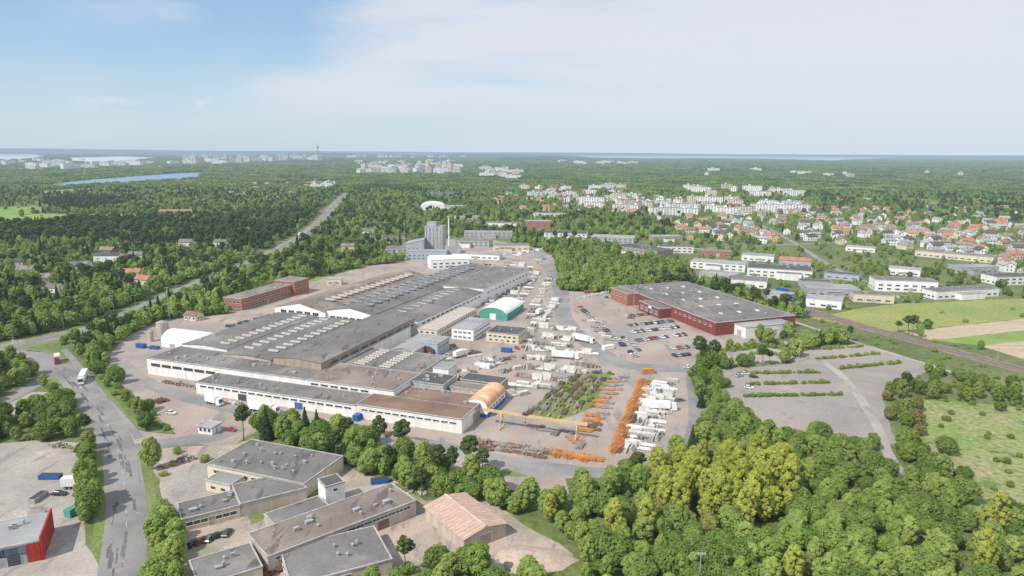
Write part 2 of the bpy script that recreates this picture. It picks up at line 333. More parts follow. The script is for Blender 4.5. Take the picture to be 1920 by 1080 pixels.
class Bld:
    def __init__(s,name,label,cat,A,B,C=None,z=0,depth=None,group=None,ang=None):
        a=P(*A,z); b=P(*B,z); s.w=math.dist(a,b); s.a=math.atan2(b[1]-a[1],b[0]-a[0]) if ang is None else ang
        if ang is not None: s.w=(b[0]-a[0])*math.cos(ang)+(b[1]-a[1])*math.sin(ang)
        if C: q=P(*C,z); s.d=-(q[0]-a[0])*math.sin(s.a)+(q[1]-a[1])*math.cos(s.a)
        else: s.d=depth
        s.root=link(name,None,loc=(a[0],a[1],0),rz=s.a); tag(s.root,label,cat,group)
    def add(s,x0,y0,x1,y1):
        l=s.root.location; foot.append((l[0],l[1],s.a,x0,y0,x1,y1))
    def vol(s,x0,y0,x1,y1,z,wm,rm,style='flat',rise=0,z0=0,axis='y',nm='wall',rn='roof',cop=True,ov=.3):
        w=MB(); r=MB()
        if z0==0: s.add(x0,y0,x1,y1)
        if style=='flat':
            w.box(x0,y0,z0,x1,y1,z,0,False,False); W=w.build(nm,wm,s.root)
            r.box(x0-ov*.5,y0-ov*.5,z,x1+ov*.5,y1+ov*.5,z+.3); Rf=r.build(rn,rm,s.root)
            if cop:
                c=MB(); e=ov*.5+.02; t=.25
                c.box(x0-e,y0-e,z+.1,x1+e,y0+t,z+.48); c.box(x0-e,y1-t,z+.1,x1+e,y1+e,z+.48)
                c.box(x0-e,y0+t,z+.1,x0+t,y1-t,z+.48); c.box(x1-t,y0+t,z+.1,x1+e,y1-t,z+.48); c.build('coping',m['cop'],Rf)
            return Rf
        T0,T1,E0,E1=(x0,x1,y0,y1) if axis=='y' else (y0,y1,x0,x1)
        if style=='gable': pr=[(T0,z),((T0+T1)/2,z+rise),(T1,z)]
        elif style=='shed': pr=[(T0,z),(T1,z+rise)]
        else:
            n=14; pr=[((T0+T1)/2-math.cos(math.pi*i/n)*(T1-T0)/2,z+rise*math.sin(math.pi*i/n)) for i in range(n+1)]
        w.prism([(T0,z0)]+pr+[(T1,z0)],E0,E1,0,axis); w.build(nm,wm,s.root)
        th=.28
        for i in range(len(pr)-1):
            (a,za),(b,zb)=pr[i],pr[i+1]
            sl=(zb-za)/((b-a) or 1e-6)
            ext0=ov if (i==0 and style!='arch') else 0; ext1=ov if (i==len(pr)-2 and style!='arch') else 0
            r.prism([(a-ext0,za-sl*ext0+.01),(b+ext1,zb+sl*ext1+.01),(b+ext1,zb+sl*ext1+th),(a-ext0,za-sl*ext0+th)],E0-ov,E1+ov,0,axis)
        return r.build(rn,rm,s.root)
    def _f(s,f,t,off):
        return {'f':((t,off),0),'b':((t,off),math.pi),'r':((off,t),math.pi/2),'l':((off,t),-math.pi/2)}[f]
    def win(s,f,off,t0,t1,n,z,w,h,gm=None,fm=None,nm='window'):
        me=winmesh(w,h,gm or m['glass'],fm or m['frame'])
        for i in range(n):
            t=t0+(t1-t0)*(i+.5)/n; (x,y),rz=s._f(f,t,off); link(nm,me,s.root,(x,y,z),rz)
    def door(s,f,off,t,w,h,dm,nm='door'):
        (x,y),rz=s._f(f,t,off); link(nm,doormesh(w,h,dm),s.root,(x,y,.02),rz)
    def sky(s,xs,ys,z,w,d,h,mat=None,gm=None,nm='skylight'):
        mat=mat or m['tan']; gm=gm or m['glass']; k=('s',w,d,h,mat.name,gm.name)
        if k not in cache:
            b=MB(); b.hexa([(-w/2,-d/2,0),(w/2,-d/2,0),(w/2,d/2,0),(-w/2,d/2,0)],[(-w/2+.1,-d/2+.1,h*.35),(w/2-.1,-d/2+.1,h*.35),(w/2-.1,d/2-.1,h),(-w/2+.1,d/2-.1,h)],0)
            b.box(-w/2,-d/2-.04,0,w/2,-d/2-.01,h*.3,1)
            for i in range(1,4): x=-w/2+w*i/4; b.hexa([(x-.06,-d/2+.1,h*.35),(x+.06,-d/2+.1,h*.35),(x+.06,d/2-.1,h),(x-.06,d/2-.1,h)],[(x-.06,-d/2+.1,h*.35+.07),(x+.06,-d/2+.1,h*.35+.07),(x+.06,d/2-.1,h+.07),(x-.06,d/2-.1,h+.07)],1)
            cache[k]=b.mesh(nm,[mat,gm])
        for x in xs:
            for y in ys: link(nm,cache[k],s.root,(x,y,z(x,y) if callable(z) else z))
    def vents(s,n,x0,y0,x1,y1,z):
        for i in range(n):
            x,y=R.uniform(x0,x1),R.uniform(y0,y1); b=MB(); w=R.uniform(.4,1.1); h=R.uniform(.5,1.2)
            if R.random()<.5: b.tube((0,0,0),(0,0,h),.3,.3,8); b.tube((0,0,h),(0,0,h+.25),.5,.35,8)
            else: b.box(-w,-w*.6,0,w,w*.6,h); b.box(-w-.1,-w*.6-.1,h,w+.1,w*.6+.1,h+.12)
            o=b.build('roof_vent',m['steel'],s.root); o.location=(x,y,z(x,y) if callable(z) else z)
TH=math.radians(-20.3)
lin=lambda a,b,n:[a+(b-a)*(i+.5)/n for i in range(n)]
f=Bld('factory_building','huge white-walled factory with grey roof and rows of slanted skylights, nearest the camera','factory',(275,672),(570,712),(545,590),8)
W,D=f.w,f.d
f.vol(0,0,W,D,8,m['white'],m['groof'])
f.vol(1,22,30,D-4,9.6,m['white'],m['groof'],'gable',.9,8.3,rn='bay_roof',nm='bay_wall')
f.vol(33,16,62,D-4,9.2,m['beige'],m['groof'],'gable',.8,8.3,rn='bay_roof',nm='bay_wall')
f.vol(65,14,W-.5,D+6,11.5,m['brown'],m['groof'],'gable',1.0,8.3,rn='bay_roof',nm='bay_wall')
f.sky([23],lin(26,D-6,13),lambda x,y:10.05,6,1.8,1.0); f.sky([40],lin(24,D-8,12),9.8,6,1.8,1.0); f.sky([55],lin(24,D-8,12),9.8,6,1.8,1.0)
f.win('f',0,2,43,6,4.6,5.8,1.3,m['dark'],m['rust']); f.win('l',0,4,D-4,14,4.5,4,1.4)
f.win('r',W+.01,20,D,9,8.7,6,1.4,m['glass'],m['brown'])
f.door('f',0,22,4,4.2,m['frame']); f.door('l',0,50,4,4,m['frame'])
f.vents(14,3,3,W-4,12,8.3); f.vents(5,3,30,28,D-8,10.0)
f.vol(44,-14,W+36,-.02,5.2,m['white'],m['groof'],nm='front_wing_wall',rn='front_wing_roof')
f.win('f',-14,46,W+34,18,3.4,3.6,1.0,m['dark'],m['white']); f.door('f',-14,70,4.5,3,m['dark']); f.door('f',-14,100,4,3,m['blue']); f.vents(8,46,-12,W+30,-2,5.5)
def sib(name,label,cat):
    g=Bld(name,label,cat,(275,672),(570,712),None,8,10,ang=f.a); g.root.location=f.root.location; return g
g=sib('factory_annex','lower dark-roofed annex between the big factory and the rust-brown roofed hall','factory')
g.vol(W+.1,0,W+46,26,8,m['white'],m['broof']); g.vol(W+.3,26.2,W+44,58,7,m['beige'],m['groof'],rn='rear_roof',nm='rear_wall')
g.sky([W+10,W+24],lin(29,56,8),7.3,6,1.4,.8); g.win('f',0,W+3,W+34,6,6,4,1.1); g.win('r',W+46.01,2,24,5,4,3,1.5)
g.vents(9,W+3,3,W+43,24,8.3)
h=sib('brown_roof_hall','low white hall with a rust-brown roof at the yard corner beside the orange-roofed shed','hall')
h.vol(W+36.1,-14,W+84,-.03,5.8,m['white'],m['rroof']); h.vol(W+46.2,0,W+84,14,5.8,m['brown'],m['rroof'],nm='rear_wall',rn='rear_roof')
h.win('f',-14,W+38,W+82,12,3.6,3,.9); h.door('r',W+84.01,0,5,4,m['brown']); h.vents(6,W+48,0,W+80,12,6.1)
k=sib('service_block','cluster of low plant rooms with dark roofs and green doors behind the rust-brown hall','building')
k.vol(W+46.2,16,W+62,30,7.5,m['gwall'],m['droof']); k.vol(W+63,20,W+80,28,5.5,m['beige'],m['broof'],nm='side_wall',rn='side_roof'); k.vol(W+50,30.2,W+58,40,10,m['white'],m['lroof'],nm='upper_wall',rn='upper_roof')
k.vol(W+64,30,W+84,40,6,m['brown'],m['droof'],nm='far_wall',rn='far_roof')
k.door('r',W+80.01,24,4,3.5,m['green']); k.win('f',16,W+48,W+61,4,4,2,1.4); k.vents(7,W+48,18,W+60,28,7.8)
f2=Bld('factory_building','second long factory with white gabled front and grey roof lights, behind the nearest factory','factory',(515,573),(783,602),(930,503),9)
W2,D2=f2.w,f2.d; wb=W2/3
f2.vol(0,0,wb+4,D2*.72,8,m['white2'],m['broof'],'gable',4.2)
f2.vol(wb+4.1,2,2*wb+3,D2,9,m['white2'],m['groof'],'gable',3,rn='middle_roof',nm='middle_wall')
f2.vol(2*wb+3.1,0,W2,D2*.5,8.5,m['white2'],m['groof'],'gable',2,rn='right_roof',nm='right_wall')
f2.vol(2*wb+3.1,D2*.5+.1,W2,D2,10.5,m['white2'],m['groof'],'flat',rn='rear_roof',nm='rear_wall')
gz=lambda x0,x1,z,rise:(lambda x,y:z+.25+rise*(1-abs(x-(x0+x1)/2)/((x1-x0)/2)))
q=gz(0,wb+4,8,4.2); f2.sky([wb*.78],lin(18,D2*.66,16),lambda x,y:q(x,y),8,2.6,1.1)
q2=gz(wb+4,2*wb+3,9,3); f2.sky([wb*1.3,wb*1.72],lin(12,D2*.9,18),lambda x,y:q2(x,y)-.1,8,2.6,1.2,m['glassg'],m['dark'])
q3=gz(2*wb+3,W2,8.5,2); f2.sky([wb*2.5],lin(8,D2*.47,10),lambda x,y:q3(x,y),7,.8,.5,m['cop'],m['dark'])
f2.win('f',0,4,wb,5,5,4.8,2.2); f2.win('f',0,4,wb,7,1.4,2.6,1.3); f2.win('f',2,wb+6,2*wb,6,4.5,4,1.4); f2.win('f',0,2*wb+5,W2-2,5,5.4,4.5,1.2)
f2.win('r',W2+.01,4,D2*.48,14,5.6,4,1.4); f2.win('r',W2+.01,D2*.53,D2-4,12,6,4,1.2); f2.door('f',0,12,4,4,m['gwall']); f2.door('r',W2+.01,50,4,4,m['gwall'])
f2.vents(10,2*wb+6,D2*.55,W2-4,D2-6,10.8)
a=Bld('office_annex','long cream two-storey office annex along the right side of the second factory','office',(783,635),(808,641),None,0,8,ang=f.a)
a.vol(0,0,13,62,6,m['cream'],m['beige']); a.win('r',13.01,2,60,16,3.9,2.4,1.2); a.win('r',13.01,2,60,16,1,2.4,1.3); a.win('f',0,1,12,3,3.9,2,1.2); a.door('r',13.01,31,1.6,2.3,m['brown'])
t=Bld('storage_tent','cream-white arched storage tent left of the nearest factory','tent hall',(303,650),(333,652),None,0,10,ang=f.a)
t.vol(0,0,30,15,2.5,m['tent'],m['tent'],'arch',6,axis='x',ov=.1); t.door('f',0,8,3.5,2.4,m['gwall'])
def silo(x,y,r,h,lab):
    b=MB(); px=P(x,y); root=link('storage_silo',None,loc=(*px,0)); tag(root,lab,'silo')
    b.tube((0,0,0),(0,0,h),r,r,20); b.build('silo_body',m['beige'],root); b=MB(); b.tube((0,0,h+.01),(0,0,h+1.2),r+.1,.3,20); b.build('silo_cap',m['dconc'],root)
    b=MB()
    for i in range(int(h)): b.box(r+.05,-.3,i+.3,r+.12,.3,i+.36)
    for sgn in(-.3,.3): b.box(r+.02,sgn-.03,0,r+.1,sgn+.03,h+.8)
    b.build('ladder',m['steel'],root)
silo(306,628,3.4,8,'wide beige storage silo beside the cream arched tent'); silo(283,640,1.6,6,'narrow beige silo left of the wide one by the tent')
o=Bld('arched_shed','small arched shed with orange roof, white end wall and blue base near the crane','shed',(873,778),(903,781),None,0,20,ang=f.a)
o.vol(0,0,10,22,4.2,m['white2'],m['oroof'],'arch',3.6,ov=.15); b=MB(); b.box(-.05,-.06,0,3.4,-.01,1.6); b.box(6.6,-.06,0,10.05,-.01,1.6); b.box(10.01,0,0,10.06,22,1.8); b.build('base_panel',m['blue'],o.root)
o.door('f',0,5,3,4,m['blue']); o.win('r',10.02,2,20,5,2.4,2.4,1.2)
o=Bld('green_tent_hall','green-sided arched tent hall with bright white roof in the middle of the yard','tent hall',(898,597),(958,603),None,0,26,ang=f.a)
o.vol(0,0,20,34,3.2,m['green'],m['tent'],'arch',5,ov=.3); o.door('f',0,10,4,4,m['white2']); b=MB(); b.prism([(19.95,1.5),(20.25,1.5),(20.25,4.6),(19.95,4.6)],0,34); b.build('side_skirt',m['green'],o.root)
o=Bld('white_office','white and pale-blue two-storey office left of the green tent hall','office',(847,635),(880,640),None,0,26,ang=f.a)
o.vol(0,0,14,28,6.5,m['white2'],m['lroof']); o.win('r',14.01,1,27,9,4,2.4,1.2,m['glassb']); o.win('r',14.01,1,27,9,1.1,2.4,1.3,m['glassb']); o.win('f',0,1,13,4,4,2.4,1.2,m['glassb']); o.win('f',0,1,13,4,1.1,2.4,1.2,m['glassb']); o.door('r',14.02,14,1.4,2.2,m['blue'])
o=Bld('cream_office','square cream building with black roof in front of the green tent hall','office',(912,640),(952,645),None,0,18,ang=f.a)
o.vol(0,0,20,17,5.5,m['cream'],m['droof']); o.win('r',20.01,1,16,5,3.2,2,1.2); o.win('f',0,1,19,6,3.2,2,1.2); o.win('f',0,1,19,5,.9,2,1.2); o.door('f',0,10,2,2.3,m['brown']); o.vents(3,3,3,17,14,5.8)
o=Bld('grey_shed','light grey metal shed with a gable, right of the brown factory wall','shed',(735,676),(775,683),None,0,20,ang=f.a)
o.vol(0,0,13,14,6,m['gwall'],m['lroof'],'gable',1.6); o.vol(1,14.2,20,30,7,m['bwall'],m['lroof'],rn='rear_roof',nm='rear_wall'); o.door('f',0,6,4,4,m['dark']); o.win('r',20.01,16,29,3,4,3,1.2)
o=Bld('red_hut','small dark red hut beside the light grey metal shed','hut',(790,668),(812,668),None,0,8,ang=f.a)
o.vol(0,0,7,9,4,m['red'],m['droof'],'gable',1.5); o.door('r',7.01,4,2,2.4,m['dark']); o.win('f',0,1,6,2,1.5,1.2,1.2)
o=Bld('brick_office','long two-storey red brick office building beyond the tent, left of the factories','office',(418,558),(447,564),(548,535),8,ang=f.a)
o.w=16; o.vol(0,0,o.w,o.d*1.0,8,m['brick'],m['broof']); o.vol(0,o.d+.1,o.w+3,o.d+18,10.5,m['brick'],m['broof'],nm='tower_wall',rn='tower_roof')
for z in (1.2,4.8): o.win('r',o.w+.01,2,o.d-2,14,z,2.2,1.7); o.win('f',0,1,o.w-1,4,z,2,1.7)
o.win('r',o.w+3.01,o.d+2,o.d+16,4,5,2,1.7); o.door('r',o.w+.02,o.d*.5,2,2.5,m['brown']); o.vents(5,3,3,o.w-3,o.d-3,8.3)
o=Bld('red_store','wide dark red store with a flat grey roof beside the large car park','shop building',(1160,537),(1342,606),None,8,45)
a_,b_,c2_=P(1160,537,8),P(1342,606,8),P(1268,523,8)
RW=math.dist(a_,b_); RD=-(c2_[0]-a_[0])*math.sin(o.a)+(c2_[1]-a_[1])*math.cos(o.a); RD=min(max(RD,50),70)
o.vol(0,0,RW,RD,8,m['red'],m['groof']); o.vol(RW*.38,-9,RW*.6,-.05,6.5,m['red'],m['groof'],nm='entrance_wall',rn='entrance_roof'); o.vol(RW+.1,14,RW+11,RD-12,6.5,m['white'],m['lroof'],nm='warehouse_wall',rn='warehouse_roof')
o.vol(RW*.05,-10,RW*.26,-.05,8.5,m['brick'],m['broof'],nm='corner_wall',rn='corner_roof')
o.win('f',-10,RW*.06,RW*.25,4,5,3,1.4); o.win('f',-9,RW*.39,RW*.59,4,2,4,2.6,m['glassb']); o.win('f',0,RW*.62,RW*.98,8,4.8,3,1.2); o.door('f',14,RW+5,4,4,m['gwall']); o.door('r',RW+11.01,25,4,4,m['gwall']); o.door('r',RW+11.01,35,4,4,m['gwall']); o.win('f',-9,RW*.48,RW*.52,1,4.9,4,1.2,m['white2'],m['frame'],'sign_board')
o.sky(lin(8,RW-8,5),lin(10,RD-8,3),8.3,3,2,.8,m['tent']); o.vents(22,5,5,RW-5,RD-5,8.3)
for i in range(4):
    b=MB(); x0=10+i*RW/5; b.box(x0,RD*.2,8.32,x0+1.0,RD*.8,8.8); b.box(x0+1.0,RD*.2+4,8.32,x0+9,RD*.2+5.0,8.8); b.build('roof_duct',m['lroof'],o.root)
o=Bld('flat_workshop','cream-walled workshop with wide flat dark roof beside the front junction','workshop',(388,872),(570,909),(465,824),4.8)
ww,dd=o.w,o.d
o.vol(0,0,ww,dd,4.8,m['cream'],m['groof']); o.win('f',0,2,ww-2,9,2.4,2.6,1.3); o.win('l',0,2,dd-2,6,2.3,2.4,1.3); o.door('f',0,8,3,3,m['brown']); o.vents(16,3,3,ww*.8,dd-3,5.1)
o.vol(6,-7,16,-.1,3.4,m['cream'],m['lroof'],nm='porch_wall',rn='porch_roof'); o.win('f',-7,7,15,2,1,2,1.2)
o=Bld('low_workshop','low L-shaped cream outbuilding with grey roof across the sandy court','workshop',(340,975),(450,948),None,4,12)
o.vol(0,0,o.w,11,3.8,m['cream'],m['groof']); o.vol(o.w+.1,0,o.w+20,14,4.2,m['beige'],m['groof'],nm='side_wall',rn='side_roof'); o.win('f',0,1,o.w-1,7,1.5,2,1.3); o.door('f',0,o.w*.5,1.6,2.3,m['brown']); o.vents(6,2,2,o.w,9,4.1)
o=Bld('long_workshop','long brown-roofed workshop with beige walls in the front, wooden red doors','workshop',(502,1046),(780,940),None,4.8,15)
o.vol(0,0,o.w,14.5,4.8,m['beige'],m['broof']); o.win('f',0,2,o.w-2,16,3.3,2.6,.9); o.door('f',0,o.w*.25,4,3,m['rust']); o.door('f',0,o.w*.55,4,3,m['rust']); o.door('f',0,o.w*.75,4,3,m['rust']); o.win('r',o.w+.01,2,13,3,2,2.4,1.3); o.vents(10,3,3,o.w-3,12,5.1)
o.vol(o.w*.18,14.6,o.w*.55,24,3.6,m['beige'],m['groof'],nm='rear_wall',rn='rear_roof')
o=Bld('white_stair_block','small white cube-like block with flat dark roof on the front workshop','building',(612,956),(648,945),None,0,9)
o.vol(0,0,o.w,6.5,7.4,m['white2'],m['droof']); o.win('f',0,1,o.w-1,1,5.4,1.5,1)
o=Bld('near_shed','dark flat-roofed shed cut by the bottom edge, right of the long workshop end','shed',(545,1100),(735,1050),None,4,24)
o.vol(0,0,o.w,18,4,m['beige'],m['groof']); o.win('l',0,2,16,4,2,2.2,1.2); o.door('f',0,o.w*.5,4,3.2,m['rust']); o.vents(5,4,3,o.w-6,14,4.3)
o=Bld('near_shed','grey-roofed cream shed at the bottom edge beside the parked cars','shed',(372,1102),(492,1064),None,4,16)
o.vol(0,0,o.w,13,4,m['cream'],m['groof']); o.win('l',0,2,11,4,2,2,1.2); o.door('f',0,o.w*.5,3,3,m['rust']); o.vents(4,3,3,o.w-3,10,4.3)
o=Bld('corrugated_barn','low wide barn with a pinkish ribbed roof in the front beside the sand heap','barn',(870,1012),(948,982),(800,950),4)
EV=4;RI=1.5
o.vol(0,0,o.w,o.d,EV,m['beige'],m['proof'],'gable',RI,ov=.5)
b=MB(); n=int(o.d/1.5)
for i in range(n):
    y=.2+(o.d-.4)*i/n
    for sg in (0,1):
        xa,xb=(-.4,o.w/2) if sg==0 else (o.w/2,o.w+.4); za,zb=(EV-.06,EV+RI) if sg==0 else (EV+RI,EV-.06)
        b.hexa([(xa,y,za+.27),(xb,y,zb+.27),(xb,y+.4,zb+.27),(xa,y+.4,za+.27)],[(xa,y+.1,za+.5),(xb,y+.1,zb+.5),(xb,y+.3,zb+.5),(xa,y+.3,za+.5)])
b.box(o.w/2-.25,-.4,EV+RI+.28,o.w/2+.25,o.d+.4,EV+RI+.6)
b.build('roof_rib',m['prib'],o.root); o.door('f',0,o.w*.5,4,3.4,m['brown']); o.win('r',o.w+.01,3,o.d-3,4,2,2,1.2)
o=Bld('red_garage','grey-roofed garage with a bright red end wall at the lower left corner','garage',(-60,1078),(78,1050),None,0,20)
o.vol(0,0,o.w,16,5.5,m['gwall'],m['lroof']); b=MB(); b.box(o.w+.16,-.3,0,o.w+.6,16.4,7); b.build('red_wall_panel',m['bred'],o.root); b=MB(); b.box(o.w-3,-.12,0,o.w,-.02,5.5); b.build('red_front_panel',m['bred'],o.root)
o.win('f',0,1,o.w-4,7,3,3.6,2,m['glassb'],m['dark']); o.door('f',0,o.w*.4,3.5,2.8,m['steel']); o.door('f',0,o.w-6,3,2.8,m['glass']); o.vents(4,3,3,o.w-3,13,5.8)
o=Bld('gate_kiosk','small glazed white gatehouse beside the front junction','kiosk',(372,812),(398,816),None,0,5)
o.vol(0,0,o.w,5,3,m['white2'],m['lroof'],ov=1.2); o.win('f',0,.3,o.w-.3,3,1,1.4,1.5); o.win('l',0,.5,4.5,2,1,1.4,1.5); o.door('r',o.w+.02,2.5,1,2.1,m['gwall'])
def heap(name,px,w,d,h,mat,lab):
    b=MB(); n=26; x,y=P(*px); rings=7; rr=random.Random(px[0])
    for k_ in range(rings+1):
        t=k_/rings; ring=[]
        for i in range(n):
            a=2*math.pi*i/n; j=1+rr.uniform(-.1,.1)+.12*math.sin(3*a+px[0]); r=(1-t)**.8; ring.append((math.cos(a)*w/2*r*j,math.sin(a)*d/2*r*j,h*(t**.9)*rr.uniform(.9,1.05)))
        b.V+=ring
        if k_:
            for i in range(n): j=(i+1)%n; q=(k_-1)*n; b.F.append((q+i,q+j,q+n+j,q+n+i)); b.I.append(0)
    o=b.build(name,mat); o.location=(x,y,0.02); tag(o,lab,'heap'); foot.append((x-w/2,y-d/2,0,0,0,w,d))
    for f_ in o.data.polygons: f_.use_smooth=True
heap('sand_heap',(1000,1050),22,14,2.4,m['heap'],'large pinkish sand heap right of the corrugated barn'); heap('soil_heap',(60,960),10,6,1.3,m['pale'],'low grey soil heap in the lower left gravel lot')
heap('gravel_heap',(100,848),14,7,1.3,m['pale'],'gravel heap behind the blue skip in the left lot'); heap('gravel_heap',(1105,618),12,7,1.6,m['dconc'],'grey gravel heap beside the row of parked cars')
o=Bld('silo_tower','grey square mixing tower with a low penthouse on top, behind the factories','tower',(797,478),(830,479),None,0,16)
tw=o.w; o.vol(0,0,tw,16,31,m['gwall'],m['lroof']); o.vol(2,2,tw*.6,12,35,m['bwall'],m['lroof'],nm='penthouse_wall',rn='penthouse_roof',z0=31.3); o.win('f',0,2,tw-2,2,27,2,1.5); o.win('f',0,2,tw-2,2,18,2,1.5); o.win('f',0,2,tw-2,1,10,2,1.5)
b=MB()
for i in range(5): b.tube((1.8+i*(tw-3.6)/4,-.2,1),(1.8+i*(tw-3.6)/4,-.2,30),.25,.25,6)
b.build('downpipe',m['steel'],o.root)
o=Bld('tower_base_hall','wide light grey block cluster at the foot of the mixing tower','hall',(762,484),(796,484),None,0,25)
o.vol(0,0,o.w*.96,24,15,m['gwall'],m['lroof'],'shed',4); o.win('f',0,1,14,3,9,2.4,1.4); o.vol(2,-14,tw*2.2,-.1,9,m['bwall'],m['lroof'],nm='low_wall',rn='low_roof'); o.vol(tw*2.05,0,tw*2.9,14,11,m['gwall'],m['lroof'],nm='side_wall',rn='side_roof'); o.win('f',-14,3,tw*2,8,4,2.4,1.4); o.win('f',-14,3,tw*2,8,1,2.4,1.4)
x,y=P(842,478); r_=link('chimney_stack',None,loc=(x,y,0)); tag(r_,'slim white steel chimney beside the mixing tower','chimney')
b=MB(); b.tube((0,0,2),(0,0,42),1.0,.7,14); b.build('flue',m['white2'],r_); b=MB(); b.box(-2.5,-2.5,0,2.5,2.5,2); b.build('plinth',m['conc'],r_); b=MB(); b.tube((0,0,41),(0,0,41.5),1.4,1.4,14); b.tube((0,0,22),(0,0,22.4),1.5,1.5,14); b.build('ring_platform',m['steel'],r_)
clear=[]
o=Bld('white_dome_hall','white arched sports hall low in the trees behind the mixing tower','hall',(787,394),(834,394),None,0,60); o.vol(0,0,o.w,60,4,m['tent'],m['tent'],'arch',9,ov=.1); o.door('f',0,o.w/2,4,4,m['gwall']); o.vol(o.w+1,5,o.w+40,30,7,m['cream'],m['lroof'],nm='side_wall',rn='side_roof')
clear.append((*P(812,394),28,45,10))
GEN=[((1020,447),(1100,449),30,7,'white','droof','black-roofed white hall right of the red brick block','hall'),
((985,433),(1032,434),16,14,'brick','lroof','tall red brick block behind the yard','office'),
((1108,455),(1188,458),30,7,'gwall','lroof','light grey hall in front of the wooded railway bend','hall'),
((1150,472),(1232,484),28,7,'brown','droof','dark long hall behind the dense grove','hall'),
((1236,474),(1300,475),14,7,'white','droof','white two-storey office right of the dark long hall','office'),
((1294,503),(1396,511),20,7,'white','lroof','white hall with pale roof just beyond the railway','hall'),
((1310,522),(1366,531),20,6,'gwall','lroof','grey shed touching the railway side','shed'),
((1370,537),(1437,542),22,6,'white','groof','white shed with grey roof and open doors by the railway','shed'),
((1400,518),(1522,526),28,8,'white','droof','large white warehouse with dark roof past the railway','warehouse'),
((1438,560),(1482,566),10,5,'bwall','lroof','small pale blue shed close to the railway','shed'),
((1510,574),(1577,581),16,6,'white2','lroof','bright white shed left of the yellow field','shed'),
((1515,555),(1612,558),22,6,'gwall','lroof','grey-roofed hall behind the bright white shed','hall'),
((1600,566),(1676,570),14,6,'cream','groof','cream shed at the corner of the yellow field','shed'),
((1640,545),(1757,550),18,9,'white2','groof','white three-storey office with dark window bands','office'),
((1755,562),(1872,555),14,6,'white','groof','white terraced shed behind the yellow field','shed'),
((1715,480),(1862,494),20,6,'cream','broof','very long cream shed on the right','shed'),
((1802,514),(1872,512),16,6,'gwall','lroof','grey hall right of the long cream shed','hall'),
((1868,535),(1990,533),18,7,'white','droof','white hall cut by the right edge','hall'),
((723,478),(766,478),18,7,'gwall','groof','grey low hall left of the mixing tower','hall'),
((848,484),(936,488),16,5,'white2','lroof','white low hall right of the chimney','hall'),
((850,462),(917,464),22,7,'gwall','groof','green-grey shed behind the chimney','shed'),
((925,470),(992,470),18,6,'cream','groof','cream store at the far end of the yard','shed'),
((700,455),(760,452),16,6,'beige','droof','beige shed in the trees left of the mixing tower','shed'),
((612,535),(640,535),8,5,'cream','lroof','little cream house on the lawn left of the second factory','hut'),
((808,505),(880,502),20,9,'white2','white2','bright white end bay behind the second factory','hall'),
((1225,453),(1280,452),16,6,'brown','lroof','brown hall with pale roof by the railway bend','hall'),
((1585,470),(1640,474),14,5,'white','lroof','white shed between the houses and the warehouse','shed'),
((1545,522),(1610,528),14,5,'bwall','droof','blue-grey shed beside the large white warehouse','shed'),
((1665,514),(1725,519),14,6,'white','lroof','white workshop behind the white office','workshop'),
((1310,480),(1370,483),14,6,'brick','groof','brick works behind the pale-roofed hall','works'),
((870,445),(960,446),16,7,'gwall','lroof','pale grey shed far behind the chimney','shed'),
((1000,408),(1060,409),16,7,'white','lroof','white hall beyond the red brick block','hall'),
((812,368),(870,367),30,8,'gwall','droof','dark roofed depot above the white arched hall','depot'),
((297,404),(362,404),20,7,'red','troof','dark red farm building in the bright green field','farm'),
((905,425),(975,427),16,6,'white','groof','small white works left of the tall brick block','shed'),
((1390,488),(1450,492),16,6,'white','lroof','white shed behind the large dark-roofed warehouse','shed'),
((1460,498),(1520,502),14,6,'gwall','troof','grey shed with orange roof by the village street','shed'),
((1500,538),(1560,541),12,5,'beige','droof','beige shed with black roof right of the large warehouse','shed'),
((855,415),(900,414),14,7,'cream','lroof','cream block behind the slim chimney','office'),
]
for A,B_,d_,z_,wm,rm,lab,cat in GEN:
    nm={'hall':'industrial_hall','shed':'storage_shed','office':'office_building','warehouse':'warehouse_building','hut':'small_house','workshop':'workshop_building','works':'brick_works','depot':'depot_building','farm':'farm_building'}[cat]
    o=Bld(nm,lab,cat,A,B_,None,0,d_); w=o.w
    if rm in('white2','troof'): o.vol(0,0,w,d_,z_,m[wm],m[rm],'gable',2.5,axis='x')
    else: o.vol(0,0,w,d_,z_,m[wm],m[rm])
    rows=max(1,int(z_/3.2)); n=max(2,min(12,int(w/6)))
    for k_ in range(rows): o.win('f',0,1,w-1,n,1.3+3.1*k_,min(3.5,w/n*.6),1.4)
    o.win('l',0,1,d_-1,3,1.4,2.4,1.4); o.win('r',w+.01,1,d_-1,3,1.4,2.4,1.4)
    o.door('f',-.12,w*.5+w/n*.5 if n%2 else w*.5,3.2,3.4,m['gwall'])
    if w>30 and cat in('hall','shed','warehouse') and rm not in('white2','troof') and R.random()<.7: a0=R.uniform(.1,.5)*w; o.vol(a0,-R.uniform(6,10),a0+w*R.uniform(.2,.4),-.15,z_*R.uniform(.5,.8),m[R.choice(['white','gwall',wm])],m[R.choice(['lroof','groof','droof'])],nm='lean_to_wall',rn='lean_to_roof')
    if z_>5 and rm not in('white2','troof'): o.vents(4,3,3,w-3,d_-3,z_+.3)
    clear.append((*P((A[0]+B_[0])/2,(A[1]+B_[1])/2),w/2+3,28,5))
x,y=P(597,303); r_=link('observation_tower',None,loc=(x,y,0)); hh=(34/1280)*y
